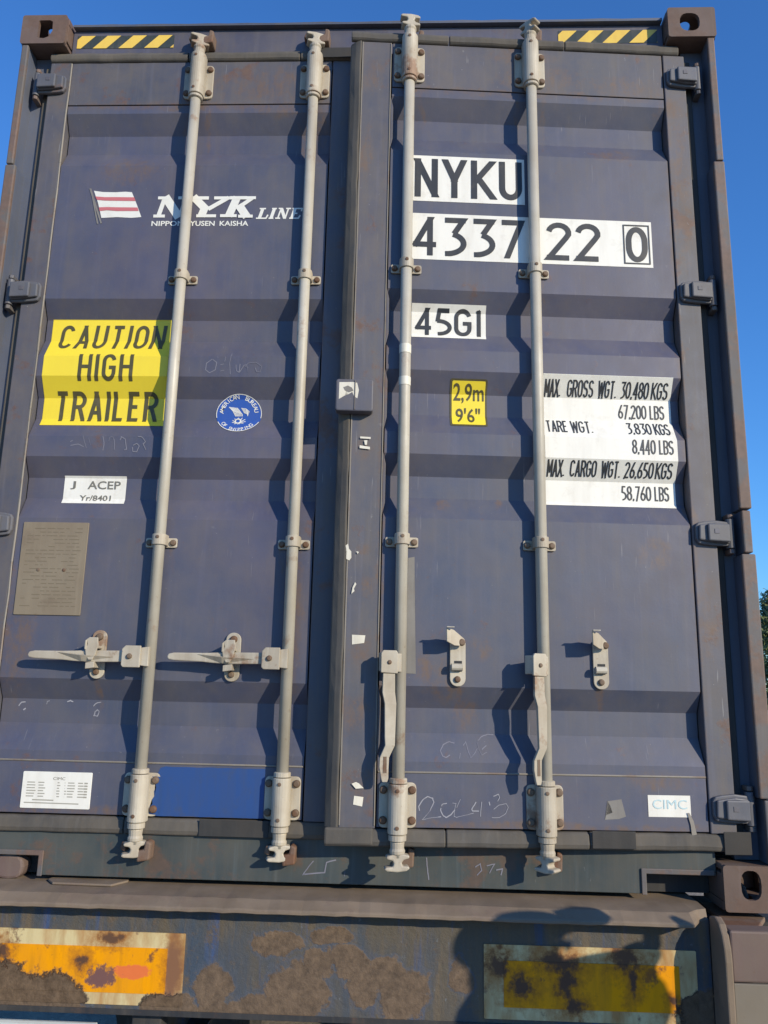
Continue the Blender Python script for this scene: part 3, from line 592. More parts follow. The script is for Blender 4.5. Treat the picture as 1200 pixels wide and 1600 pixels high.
# ---------------- doors
doors = {}
SEAMS = [2.561, .341]
def bx(bm, s, x0, x1, *r):
    a, c = (x0, x1) if s > 0 else (-x1, -x0); box(bm, a, c, *r)
for s in (-1, 1):
    mw = D if s > 0 else I4
    # corrugated panel, 3 mm sheet
    zs = [(2.558, .048)]+ZL+[(.344, .048)]
    b = B()
    front = [(y_, z_) for z_, y_ in zs]; back = [(y_+.003, z_) for y_, z_ in reversed(front)]
    a, c = (.1085, 1.0405) if s > 0 else (-1.0405, -.1085)
    prism(b, front+back, 'x', a, c)
    door = obj('door', b, M['navy'], con, mw=mw, label='right door, swung slightly open' if s > 0 else 'left door, closed and latched'); doors[s] = door
    # flat top and bottom header sheets, set against the frame
    b = B(); bx(b, s, .1085, 1.0405, .046, .060, 2.5615, 2.734); obj('top_header_sheet', b, M['navy_frame'], door, bev=.0015)
    b = B(); bx(b, s, .1085, 1.0405, .047, .060, .196, .3395); obj('bottom_sheet', b, M['navy'], door, bev=.0015)
    # weld seam at the bottom (pale double line)
    b = B(); tube(b, (s*.11, .0468, .3425), (s*1.04, .0468, .3425), .0028, seg=8); obj('weld_seam', b, M['bead'], door)
    # added near-black backing so that gaps read dark
    b = B(); bx(b, s, .02, 1.11, .0885, .095, .19, 2.73); obj('dark_gap_backing', b, M['dark'], door)
    # frame members
    b = B()
    bx(b, s, 1.0445, 1.119, .0435, .088, .192, 2.734)
    if s > 0: bx(b, s, .003, .1045, .0435, .088, .192, 2.734)
    else: bx(b, s, .012, .1045, .0455, .088, .192, 2.734)
    obj('door_frame', b, M['navy_frame'], door, bev=.003)
    if s < 0:   # sealant bead running down beside the hinge-side frame
        b = B(); pz = [(-1.043+random.uniform(-.0015, .0015), .0445, 2.73-i*.1) for i in range(26)]
        for p, q in zip(pz, pz[1:]): tube(b, p, q, .0032+random.uniform(-.0006, .0006), seg=6)
        obj('sealant_bead', b, M['bead'], door)
    else:
        b = B(); bx(b, s, .1005, .1042, .0405, .0433, .2, 2.73); obj('frame_edge_strip', b, M['bead'], door, bev=.001)
        b = B(); bx(b, s, .004, .008, .0400, .0433, .2, 2.73); obj('frame_edge_strip', b, M['bead'], door, bev=.001)
        # small pressed ears along the frame where the corrugations meet it
        b = B()
        for z in (2.42, 1.72, 1.445, 1.175, .48):
            b = B(); prism(b, [(.1047, z-.10), (.1135, z-.06), (.1135, z+.06), (.1047, z+.10)], 'y', .0425, .047)
            obj('frame_ear', b, M['navy_frame'], door, bev=.001)
    # rubber gaskets: top, bottom, meeting edge
    def gask(name, prof_, ax, a_, b_, mat='rubber', bev=.004, **k):
        bb = B(); n_ = max(2, int((b_-a_)/.045)); st_ = []
        for i_ in range(n_+1):
            t_ = a_+(b_-a_)*i_/n_; w1 = random.uniform(-.0014, .0014) if 0 < i_ < n_ else 0; w2 = random.uniform(-.0012, .0012) if 0 < i_ < n_ else 0
            # outline points given as (y, z) for axis x and (x, y) for axis z; front points wander, back ones stay
            yi = 0 if ax == 'x' else 1
            L_ = []
            for q in prof_:
                fr = q[yi] < .05
                u_, v_ = q[0]+(w1 if fr else 0), q[1]+(w2 if fr else 0)
                L_.append(bb.verts.new((t_, u_, v_) if ax == 'x' else (u_, v_, t_)))
            st_.append(L_)
        for r0, r1 in zip(st_, st_[1:]):
            for i_ in range(len(prof_)): bb.faces.new((r0[i_], r1[i_], r1[(i_+1) % len(prof_)], r0[(i_+1) % len(prof_)]))
        bb.faces.new(st_[0]); bb.faces.new(st_[-1][::-1])
        return obj(name, bb, M[mat], door, bev=bev, **k)
    segs = [(.0, .30), (.302, .70), (.702, 1.152)] if s > 0 else [(.0, .22), (.222, .62), (.622, 1.152)]
    for a_, b_ in segs:
        lo, hi = (a_, b_) if s > 0 else (-b_, -a_)
        if s > 0 and a_ == 0: lo = -.034
        yo = random.uniform(-.001, .001)
        gask('rubber_gasket', [(.052, .1445), (.040+yo, .147), (.036+yo, .160), (.040+yo, .184), (.046, .1915), (.086, .1915), (.086, .1445)], 'x', lo, hi)
        gask('rubber_gasket', [(.088, 2.7345), (.046, 2.7345), (.037+yo, 2.742), (.034+yo, 2.757), (.044, 2.776), (.0535, 2.778), (.0535, 2.7805), (.088, 2.7805)] if False else [(.0535, 2.7345), (.042, 2.7345), (.036+yo, 2.742), (.034+yo, 2.758), (.042, 2.772), (.0535, 2.774)], 'x', lo if lo > -1.12 else -1.12, min(hi, 1.10))
    if s > 0:
        gask('rubber_gasket', [(.0025, .040), (-.002, .0385), (-.018, .047), (-.034, .060), (-.036, .068), (-.030, .074), (.0025, .088)], 'z', .192, 2.734, label='lip gasket down the free edge of the right door')
    else:
        gask('rubber_gasket', [(-.0115, .0465), (0., .050), (.006, .058), (.0, .07), (-.0115, .074)], 'z', .192, 2.734, mat='rubber_dark')
# right door lower-left gasket bulge and patches
b = B(); box(b, -.0345, .1, .0335, .046, .150, .196); obj('gasket_corner', b, M['rubber'], doors[1], bev=.008)
b = B(); box(b, .706, .828, .0325, .0355, .151, .197); obj('gasket_patch', b, M['rubber_dark'], doors[1], bev=.002)
b = B(); box(b, 1.075, 1.152, .031, .0345, .140, .20); obj('gasket_patch', b, M['rubber_dark'], doors[1], bev=.002)
b = B(); box(b, -.175, -.02, .030, .0335, 2.736, 2.776); obj('gasket_patch', b, M['rubber_dark'], doors[-1], bev=.003)
b = B(); box(b, -.40, -.20, .0325, .0345, .148, .193); obj('gasket_patch', b, M['rubber_dark'], doors[-1], bev=.003)

# ---------------- locking rods
bolt_me = None
def bolt_mesh():
    b = B(); lathe(b, [(.0003, .0095), (.0065, .0092), (.0095, .007), (.0110, .003), (.0112, 0)], 0, 0, 12)
    for v in b.verts: v.co = Vector((v.co.x, -v.co.z, v.co.y))
    return mesh(b, 'bolt')
BOLT = bolt_mesh()
def rivet_mesh():
    b = B(); lathe(b, [(.0002, .0022), (.0030, .002), (.0055, .0012), (.0058, -.001)], 0, 0, 10)
    for v in b.verts: v.co = Vector((v.co.x, -v.co.z, v.co.y))
    return mesh(b, 'rivet')
RIVET = rivet_mesh()
def place_bolt(parent, x, y, z, sc_=1., rot=0.):
    o = bpy.data.objects.new('bolt', BOLT); col.objects.link(o)
    if not BOLT.materials: BOLT.materials.append(M['bolt'])
    o.parent = parent; o.location = (x, y, z); o.scale = (sc_,)*3; o.rotation_euler = (random.uniform(-.08, .08), random.uniform(0, 1), 0); return o
def place_rivet(parent, x, y, z):
    o = bpy.data.objects.new('rivet', RIVET); col.objects.link(o)
    if not RIVET.materials: RIVET.materials.append(M['bolt'])
    o.parent = parent; o.location = (x, y, z); return o
RY = .02; RR = .0175
def sleeve(bm, r, y0, z0, z1, n=12, half=.024):
    """U shaped strap round the rod in plan, feet flush at y0"""
    pts = [(-r, y0)]+[(r*math.cos(R(180+180*i/n)), r*math.sin(R(180+180*i/n))) for i in range(n+1)]+[(r, y0)]
    prism(bm, pts, 'z', z0, z1)
def ring(bm, r, z0, z1):
    lathe(bm, [(r-.003, z0), (r, z0+.002), (r, z1-.002), (r-.003, z1)], 0, 0, 20)
ROD_LABEL = {(-1, .5776): 'outer rod of the left door', (-1, .1658): 'inner rod of the left door', (1, .1658): 'inner rod of the right door', (1, .5776): 'outer rod of the right door'}
for s in (-1, 1):
    for rx in (.5776, .1658):
        mw0 = D if s > 0 else I4
        X = s*rx
        mw = mw0 @ Matrix.Translation((X, RY, 0))
        b = B(); tube(b, (0, 0, .125), (0, 0, 2.765), RR, seg=24)
        rod = obj('locking_rod', b, M['rod'], con, mw=mw, label=ROD_LABEL[(s, rx)])
        for f in rod.data.polygons: f.use_smooth = len(f.vertices) == 4
        # big bearing brackets
        for (z0, z1, top) in ((2.578, 2.713, True), (.196, .316, False)):
            b = B()
            pl = rrect(-.052, .052, z0, z1, .014, 4)
            prism(b, pl, 'y', .0185, .0262)
            o = obj('bearing_bracket', b, M['hard'], rod, bev=.0025)
            b = B(); sleeve(b, .0268, .0182, z0-.006 if top else z0-.012, z1+.024 if top else z1-.002)
            o2 = obj('bearing_sleeve', b, M['hard'], rod, bev=.0025)
            for bxx in (-.040, .040):
                for bz_ in (z0+.020, z1-.020):
                    place_bolt(rod, bxx, .0183, bz_)
            place_rivet(rod, -.003, -.0262, z0+.012 if top else z0+.006); place_rivet(rod, -.003, -.0262, z1+.008 if top else z1-.018)
            b = B()
            if top: ring(b, .0245, z0-.0195, z0-.0075)
            else: ring(b, .0245, z1-.001, z1+.014); obj('collar', b, M['hard'], rod); b = B(); ring(b, .0245, z0-.030, z0-.0135)
            o3 = obj('collar', b, M['hard'], rod)
        # mid clamps
        for z in (1.885, .997):
            b = B(); prism(b, rrect(-.049, .049, z-.017, z+.013, .005, 2), 'y', .0205, .0262)
            sleeve(b, .0225, .0203, z-.013, z+.020)
            obj('rod_clamp', b, M['hard'], rod, bev=.0015)
            place_bolt(rod, -.037, .0204, z-.002, .9); place_bolt(rod, .037, .0204, z-.002, .9); place_rivet(rod, 0, -.0222, z+.010)
        # cam ends
        ang = {(-1, .5776): 20, (-1, .1658): 15, (1, .1658): 4, (1, .5776): -48}[(s, rx)]
        for top in (True, False):
            b = B(); sg = 1 if top else -1; zb = 2.74 if top else .166
            def Z(h): return zb+sg*h
            zz = [Z(0), Z(.03), Z(.036), Z(.05)]
            pr = [(.0200, Z(0)), (.0185, Z(.018)), (.0215, Z(.024)), (.0205, Z(.034))]
            if not top: pr = pr[::-1]
            lathe(b, pr, 0, 0, 16)
            # forked head: I-shaped profile with one hooked flange
            HS = .72
            head = [(-.014, .040), (-.031, .046), (-.030, .056), (-.014, .060), (-.010, .070), (-.013, .082), (-.032, .084), (-.036, .092), (-.028, .098), (.0, .101), (.024, .097), (.034, .088), (.030, .080), (.014, .079), (.011, .068), (.017, .058), (.032, .052), (.032, .042), (.016, .038)]
            t = B(); prism(t, [(x_, Z(h*HS+.004)) for x_, h in head], 'y', -.017, .015)
            bmesh.ops.rotate(t, verts=t.verts, cent=(0, 0, 0), matrix=Matrix.Rotation(R(ang), 3, 'Z'))
            me = bpy.data.meshes.new('x'); t.to_mesh(me); b.from_mesh(me); bpy.data.meshes.remove(me); t.free()
            o = obj('cam', b, M['hard'], rod, bev=.004)
# cam keepers on header and sill (rusty brown lugs beside every cam)
for X in (-.5776, -.1658, .1658, .5776):
    for zc in (2.806, .106):
        sx_ = 1
        b = B()
        prism(b, [(X+.012, zc-.028), (X+.048, zc-.022), (X+.050, zc+.024), (X+.034, zc+.030), (X+.030, zc+.006), (X+.012, zc+.002)], 'y', .008 if X < 0 else .018, .0548 if zc > 1 else .0498)
        if X < 0: obj('cam_keeper', b, M['keeper'], con, bev=.005); b = B(); prism(b, [(X-.044, zc+.004), (X-.026, zc-.004), (X-.024, zc+.022), (X-.036, zc+.026)], 'y', .02, .0548 if zc > 1 else .0498)
        obj('cam_keeper', b, M['keeper'], con, bev=.005)

# ---------------- handles and catches
def handle_bar_left(rodx, hub0, hub1, tip, zc):
    """closed handle: hub plate, tapered bar with thumb fold"""
    mwR = Matrix.Identity(4)
    b = B(); prism(b, [(hub0+.006, zc-.031), (hub1, zc-.031), (hub1, zc+.032), (hub0+.010, zc+.032), (hub0, zc+.022), (hub0, zc-.025)], 'y', -.018, -.010)
    prism(b, [(hub0+.010, zc-.020), (rodx+.005, zc-.028), (rodx+.005, zc+.030), (hub0+.010, zc+.020)], 'y', -.0098, .016)
    hub = obj('handle_hub', b, M['hard'], con, bev=.002)
    place_bolt(hub, (hub0+hub1)/2-.004, -.0182, zc+.001, .75)
    L = hub0-tip
    b = B()
    pts = [(hub0+.006, zc-.016), (hub0+.006, zc+.017), (hub0-.10, zc+.016), (tip+.105, zc+.013), (tip+.02, zc+.0125), (tip+.004, zc+.009), (tip, zc), (tip+.004, zc-.007), (tip+.02, zc-.010), (tip+.105, zc-.013), (tip+.14, zc-.016), (hub0-.09, zc-.018)]
    prism(b, pts, 'y', -.006, .004)
    o = obj('handle', b, M['hard'], con, bev=.003)
    b = B()   # folded thumb flange under the catch
    vs = [b.verts.new(p) for p in ((tip+.09, -.0068, zc+.009), (tip+.165, -.020, zc+.001), (tip+.26, -.0068, zc-.002), (tip+.165, -.0068, zc-.016))]
    b.faces.new((vs[0], vs[1], vs[3])); b.faces.new((vs[1], vs[2], vs[3])); b.faces.new((vs[0], vs[2], vs[1])); b.faces.new((vs[0], vs[3], vs[2]))
    link('thumb_fold', mesh(b, 'thumb_fold'), M['hard'], o)
handle_bar_left(-.5776, -.650, -.5945, -.937, .646)
handle_bar_left(-.1658, -.236, -.1830, -.519, .648)
def bend(pts3, w, t, name, parent, mat, mw=None):
    """flat bar following points (x, y, z), width w in x, thickness t in y"""
    b = B(); ringz = []
    for (x, y_, z, ww) in pts3:
        ringz.append([b.verts.new((x-ww/2, y_, z)), b.verts.new((x+ww/2, y_, z)), b.verts.new((x+ww/2, y_+t, z)), b.verts.new((x-ww/2, y_+t, z))])
    for r0, r1 in zip(ringz, ringz[1:]):
        for i in range(4): b.faces.new((r0[i], r0[(i+1) % 4], r1[(i+1) % 4], r1[i]))
    b.faces.new(ringz[0]); b.faces.new(ringz[-1][::-1])
    return obj(name, b, M[mat], parent, bev=.0016, mw=mw)
for rx, ang in ((.1658, 8), (.5776, 26)):
    mw = D @ Matrix.Translation((rx, RY, 0)) @ Matrix.Rotation(R(ang), 4, 'Z')
    b = B()
    prism(b, [(-.060, .614), (-.012, .612), (-.012, .668), (-.016, .676), (-.054, .676), (-.060, .668)], 'y', -.030, -.022)
    prism(b, [(-.060, .618), (-.052, .618), (-.052, .670), (-.060, .670)], 'y', -.0218, .010)
    prism(b, [(-.0515, .620), (.0, .616), (.0, .668), (-.0515, .668)], 'y', -.0218, .008)
    hub = obj('handle_hub', b, M['hard'], con, bev=.002, mw=mw)
    place_bolt(hub, -.036, -.0302, .643, .55)
    hd = bend([(-.036, -.026, .612, .034), (-.036, -.026, .56, .036), (-.031, -.030, .53, .033), (-.031, -.030, .44, .029), (-.030, -.028, .418, .027), (-.044, -.022, .385, .026), (-.045, -.022, .36, .026), (-.042, -.022, .33, .020), (-.042, -.022, .321, .014)], .03, .009, 'handle', con, 'hard', mw)
    b = B(); prism(b, [(-.0475, .345), (-.0375, .345), (-.038, .388), (-.047, .388)], 'y', -.0232, -.0222); obj('finger_groove', b, M['bolt'], hd, bev=0)
# catches
def catch(s, x, open_):
    mw = D if s > 0 else I4
    b = B(); pl = rrect(x-.0225, x+.0225, .580, .724, .0215, 6)
    prism(b, pl, 'y', .0385, .0455)
    o = obj('handle_catch', b, M['hard'], con, bev=.0015, mw=mw)
    if not open_: place_bolt(o, x+.001, .038, .704, 1.0)
    place_bolt(o, x-.001, .038, .600, .85)
    if open_:
        b = B(); prism(b, [(x-.010, .622), (x+.012, .622), (x+.012, .652), (x-.010, .652)], 'y', .0373, .0383); obj('catch_slot', b, M['dark'], o)
        b = B(); tube(b, (x-.020, .028, .634), (x+.012, .030, .634), .0105, seg=12); obj('catch_pin', b, M['rod'], o)
        # flap swung up and out, bent tab
        b = B()
        P = [(x-.038, -.022, .742), (x-.016, -.004, .738), (x+.018, .028, .715), (x+.012, .030, .694), (x-.014, .002, .694), (x-.037, -.022, .704)]
        N_ = Vector((.72, -.62, 0))
        P = [(p[0], .0285+(p[0]-(x+.016))*.92, p[2]) for p in P]
        a_ = [b.verts.new(p) for p in P]; c_ = [b.verts.new((p[0]-.003, p[1]+.003, p[2])) for p in P]
        b.faces.new(a_); b.faces.new(c_[::-1])
        for i in range(len(P)): b.faces.new((a_[i], c_[i], c_[(i+1) % len(P)], a_[(i+1) % len(P)]))
        obj('catch_flap', b, M['hard'], o, bev=.0012)
        place_bolt(o, x+.009, .0225, .704, .95)
        b = B(); box(b, x-.040, x-.018, -.030, -.0195, .7425, .7458); obj('flap_tab', b, M['rod'], o, bev=.001)
    else:
        b = B(); prism(b, [(x-.018, .694), (x-.010, .700), (x+.016, .700), (x+.019, .676), (x+.012, .650), (x+.004, .634), (x-.008, .634), (x-.016, .646), (x-.020, .664), (x-.014, .680)], 'y', -.014, -.010)
        prism(b, [(x-.010, .668), (x+.012, .668), (x+.012, .676), (x-.010, .676)], 'y', -.0098, .038)
        prism(b, [(x-.022, .664), (x-.016, .664), (x-.016, .694), (x-.022, .690)], 'y', -.016, .036)
        obj('catch_flap', b, M['hard'], o, bev=.002)
        b = B(); prism(b, [(x-.016, .608), (x+.010, .612), (x+.010, .630), (x-.016, .626)], 'y', -.012, .038); obj('catch_hook', b, M['hard'], o, bev=.0015)
catch(-1, -.742, False); catch(-1, -.334, False); catch(1, .333, True); catch(1, .7495, True)

# ---------------- hinges (door blade moves with the door; the pin sits in the post lugs)
for s in (-1, 1):
    for i, z in enumerate((2.640, 1.838, 1.048, .262)):
        b = B()
        h = .033
        prism(b, [(1.050, z-.020), (1.058, z-.034), (1.075, z-.037), (1.112, z-.040), (1.148, z-.040), (1.150, z+.034), (1.112, z+.038), (1.075, z+.034), (1.057, z+.030), (1.050, z+.018)], 'y', .030, .0433)
        prism(b, [(1.056, z-.024), (1.110, z-.032), (1.148, z-.034), (1.148, z+.026), (1.11, z+.030), (1.058, z+.022)], 'y', .020, .030)
        prism(b, [(1.080, z-.028), (1.146, z-.031), (1.146, z+.024), (1.080, z+.024)], 'y', .010, .0197)
        b2 = B(); tube(b2, (1.158, .040, z-.046), (1.158, .040, z+.044), .012, seg=14)
        b3 = B(); box(b3, 1.098, 1.113, .0085, .0098, z-.006, z+.008)
        if s < 0:
            for q in (b, b2, b3):
                for v in q.verts: v.co.x = -v.co.x
        o = obj('hinge', b, M['hinge'], con, bev=.004, mw=D if s > 0 else I4)
        obj('hinge_pin', b2, M['hinge'], o, bev=.002); obj('hinge_boss', b3, M['navy_frame'], o, bev=.0008)
        # post lugs above and below, reaching back into the channel
        for dz0, dz1 in ((-.062, -.048), (.047, .060)):
            b = B(); bb = [(1.150, .034), (1.160, .030), (1.168, .036), (1.1685, .0735), (1.150, .0735)]
            prism(b, [(s*x_, y_) for x_, y_ in bb], 'z', z+dz0, z+dz1)
            obj('hinge_lug', b, M['post'], con, bev=.002)

# ---------------- lock box on the free edge of the right door
b = B(); prism(b, rrect(-.044, .070, 1.388, 1.490, .008, 3), 'y', .006, .043); lb = obj('lock_box', b, M['navy_frame'], con, bev=.004, mw=D)
b = B(); box(b, .0125, .0155, .0035, .0058, 1.392, 1.486); obj('box_fold', b, M['post'], lb, bev=.001)
poly('torn_sticker', [[(-.034, 1.478), (.006, 1.480), (.020, 1.478), (.026, 1.455), (.022, 1.428), (.012, 1.434), (.006, 1.448), (-.006, 1.440), (-.012, 1.452), (-.016, 1.436), (-.034, 1.424)]], M['flake'], lb, off=.0004, front=.006)
poly('sticker_scar', [[(-.022, 1.462), (-.008, 1.468), (.004, 1.462), (.010, 1.452), (-.004, 1.446), (-.016, 1.452)]], M['residue'], lb, off=.0010, front=.006)

# ---------------- stickers and painted marks
DL, DR = doors[-1], doors[1]
# owner code panels
s_ = sheet('code_panel', .181, .5545, 2.134, 2.3025, M['white'], con, mw=D, label='white panel reading NYKU')
lettering('lettering', [('NYKU', .190, .546, 2.149, 2.291, .0205, .28)], M['ink'], s_)
s_ = sheet('code_panel', .178, .972, 1.924, 2.089, M['white'], con, mw=D, label='white number panel reading 433722 0')
lettering('lettering', [('4337', .186, .550, 1.938, 2.076, .0185, .20), ('22', .622, .802, 1.938, 2.074, .0185, .20), ('0', .885, .957, 1.942, 2.069, .019)], M['ink'], s_)
b = B(); ribbon(b, [(.879, 1.937), (.962, 1.937), (.962, 2.074), (.879, 2.074), (.879, 1.937)], .0045); conform(b, .0026); face_front(b)
link('check_digit_box', raw(b, 'check_digit_box'), M['ink'], s_)
s_ = sheet('code_panel', .188, .428, 1.667, 1.781, M['white'], con, mw=D, label='small white panel reading 45G1')
lettering('lettering', [('45G', .200, .382, 1.677, 1.769, .0130, .2), ('1', .392, .412, 1.677, 1.769, .0130)], M['grey_ink'] if False else M['ink'], s_)
s_ = sheet('height_panel', .312, .4295, 1.370, 1.524, M['yellow_ink'], con, mw=D, label='small yellow height label reading 2,9m 9\'6"', r=.006)
s2 = sheet('yellow_field', .3185, .4235, 1.376, 1.518, M['yellow'], s_, off=.002, r=.004)
bm_ = B()
ftext(bm_, '2,9m', .323, .420, 1.450, 1.511, bold=.012); ftext(bm_, "9'6\"", .331, .408, 1.384, 1.435, bold=.012)
conform(bm_, .0030); face_front(bm_); link('lettering', raw(bm_, 'lettering'), M['yellow_ink'], s_)
# weights panel
s_ = sheet('weight_panel', .603, 1.016, 1.130, 1.546, M['white'], con, mw=D, label='large white panel listing maximum gross, tare and cargo weights')
lettering('lettering', [
    ('MAX.', .611, .664, 1.483, 1.531, .0047, .22), ('GROSS', .683, .767, 1.483, 1.531, .0047, .22), ('WGT.', .781, .842, 1.483, 1.531, .0047, .20), ('30,480', .853, .944, 1.483, 1.530, .0047, .18), ('KGS', .952, 1.005, 1.483, 1.530, .0047, .20),
    ('67,200', .847, .938, 1.417, 1.463, .0047, .18), ('LBS', .948, .995, 1.417, 1.463, .0047, .20),
    ('TARE', .612, .680, 1.358, 1.403, .0047, .22), ('WGT.', .690, .760, 1.358, 1.403, .0047, .20), ('3,830', .866, .945, 1.358, 1.402, .0047, .18), ('KGS', .953, 1.003, 1.358, 1.402, .0047, .20),
    ('8,440', .874, .948, 1.292, 1.338, .0047, .18), ('LBS', .958, 1.004, 1.292, 1.338, .0047, .20),
    ('MAX.', .612, .668, 1.221, 1.267, .0047, .22), ('CARGO', .683, .766, 1.221, 1.267, .0047, .22), ('WGT.', .780, .842, 1.221, 1.267, .0047, .20), ('26,650', .853, .944, 1.221, 1.266, .0047, .18), ('KGS', .950, 1.003, 1.221, 1.266, .0047, .20),
    ('58,760', .846, .940, 1.152, 1.198, .0047, .18), ('LBS', .950, .996, 1.152, 1.198, .0047, .20)], M['ink'], s_)
# faded maker label
s_ = sheet('maker_label', .871, .992, .2345, .2925, M['white'], con, front=.047, mw=D, label='white maker label with faded blue letters CIMC')
bm_ = B(); ftext(bm_, 'CIMC', .884, .982, .256, .281, bold=.0); conform(bm_, .0022, .047); face_front(bm_); link('lettering', raw(bm_, 'lettering'), M['palecyan'], s_)
# yellow caution panel
s_ = sheet('caution_panel', -1.020, -.606, 1.383, 1.759, M['yellow'], con, label='yellow panel reading CAUTION HIGH TRAILER')
lettering('lettering', [('CAUTION', -.992, -.637, 1.648, 1.738, .0120, .30, .10), ('HIGH', -.902, -.720, 1.530, 1.622, .0120, .30), ('TRAILER', -.981, -.640, 1.400, 1.500, .0130, .30, .02)], M['yellow_ink'], s_)
# approval sticker
s_ = sheet('small_white_label', -.922, -.720, 1.125, 1.216, M['white'], con, label='small white label reading J ACEP Yr/8401')
bm_ = B(); ftext(bm_, 'J', -.901, -.884, 1.172, 1.199, bold=.015); ftext(bm_, 'ACEP', -.845, -.738, 1.173, 1.200, bold=.015); ftext(bm_, 'Yr/8401', -.868, -.766, 1.134, 1.153, bold=.02)
conform(bm_, .0022); face_front(bm_); link('lettering', raw(bm_, 'lettering'), M['grey_ink'], s_)
# aged data plate
b = B(); prism(b, rrect(-1.020, -.812, .767, 1.056, .002, 1), 'y', .044, .0478); s_ = obj('data_plate', b, M['brownplate'], con, bev=.001, label='faded brown metal data plate')
for x_ in (-.957, -.876): place_rivet(s_, x_, .0438, .906)
bm_ = B()
for i in range(22):
    z_ = 1.036-i*.0115; x_ = -1.003
    while x_ < -.84:
        w_ = random.uniform(.006, .035)
        if random.random() < .72: ribbon(bm_, [(x_, z_), (min(x_+w_, -.83), z_)], .0022)
        x_ += w_+.006
conform(bm_, .0003, .044); face_front(bm_); link('engraved_lines', raw(bm_, 'engraved_lines'), film('engraving', (.17, .135, .085), seed=31), s_)
# maker data plate (white) on the lower left
b = B(); prism(b, rrect(-.933, -.727, .209, .311, .003, 2), 'y', .0445, .0468); s_ = obj('data_plate', b, M['white'], con, bev=.001, label='white maker data plate with rows of fine print')
bm_ = B(); ftext(bm_, 'CIMC', -.842, -.806, .2885, .2965, bold=.0)
conform(bm_, .0004, .0445); face_front(bm_); link('lettering', raw(bm_, 'lettering'), M['grey_ink'], s_)
bm_ = B()
for i in range(6):
    z_ = .281-i*.0077
    for a_, c_ in ((-.918, -.893), (-.884, -.866), (-.828, -.820), (-.806, -.803), (-.797, -.778), (-.766, -.750)):
        ribbon(bm_, [(a_+random.uniform(-.001, .001), z_), (c_+random.uniform(-.003, .003), z_)], .0028)
    ribbon(bm_, [(-.748, z_), (-.738, z_)], .0042, -.0001)
ribbon(bm_, [(-.898, .2325), (-.835, .232)], .0032); ribbon(bm_, [(-.922, .2245), (-.76, .2235)], .003)
conform(bm_, .0004, .0445); face_front(bm_); link('fine_print', raw(bm_, 'fine_print'), film('fine_print_grey', (.36, .34, .28), dirt=.1, seed=44), s_)
# blue repair paint between the rods
pts = [(-.528, .330)]+[(-.528+i*.0154, .3335+random.uniform(-.001, .001)) for i in range(1, 20)]+[(-.2195, .334), (-.2195, .1985)]
pts += [(-.22-i*.0168, .1975+random.uniform(-.0012, .0012)) for i in range(1, 20)]+[(-.5565, .196), (-.556, .225), (-.545, .243), (-.548, .262), (-.538, .285), (-.542, .303), (-.532, .32)]
poly('repair_paint', [pts], M['blue'], con, off=.0006, front=.047, label='fresh blue repair paint patch')
poly('repair_overspray', [[(-.548, .306), (-.5235, .306), (-.5235, .201), (-.549, .203), (-.545, .212), (-.5485, .222), (-.541, .231), (-.543, .243), (-.537, .252), (-.539, .266), (-.534, .276), (-.537, .288), (-.532, .296)]], M['blue'], con, off=.0008, front=.0382, label='blue paint lapping over the rod bracket')
# round emblem
cx_, cz_ = -.3705, 1.430
bm_ = B(); bm_.faces.new([bm_.verts.new((x, 0, z)) for x, z in oval(cx_, cz_, .0745, .066, 0, 48)]); conform(bm_, .0012); face_front(bm_)
s_ = link('classification_emblem', raw(bm_, 'classification_emblem'), M['absblue'], con, label='round blue emblem with white lettering around an eagle')
bm_ = B()
def earc(a0, a1, rx, rz): return [(cx_+rx*math.cos(R(a0+(a1-a0)*i/30)), cz_+rz*math.sin(R(a0+(a1-a0)*i/30))) for i in range(31)]
ribbon(bm_, earc(-12, 192, .0735, .065), .0022); ribbon(bm_, earc(205, 335, .0735, .065), .0022, -.0001)
farc(bm_, 'AMERICAN  BUREAU', cx_, cz_, .0575, 178, 6, .0135, bold=.01)
farc(bm_, 'OF SHIPPING', cx_, cz_, .0585, 212, 322, .0125, inward=True, bold=.01)
for k in range(7):
    ribbon(bm_, [(cx_-.034+k*.0045, cz_+.024-k*.0005), (cx_-.020+k*.0052, cz_+.010-.002*k), (cx_-.010+k*.0035, cz_-.008)], .0022, -.0001*(k % 3))
for k in range(6):
    ribbon(bm_, [(cx_+.006+k*.002, cz_+.020-k*.003), (cx_+.022+k*.001, cz_+.018-k*.0035), (cx_+.034-k*.001, cz_+.008-k*.003)], .0017, -.0001*(k % 3))
for k in range(9):
    a_ = k*40; ribbon(bm_, [(cx_-.004+.017*math.cos(R(a_)), cz_-.026+.012*math.sin(R(a_))), (cx_-.002+.008*math.cos(R(a_+60)), cz_-.025+.007*math.sin(R(a_+60))), (cx_+.006+.018*math.cos(R(a_+110)), cz_-.024+.012*math.sin(R(a_+110)))], .0022, -.0001*(k % 3))
conform(bm_, .0022); face_front(bm_); link('emblem_print', raw(bm_, 'emblem_print'), M['logo_white'], s_)
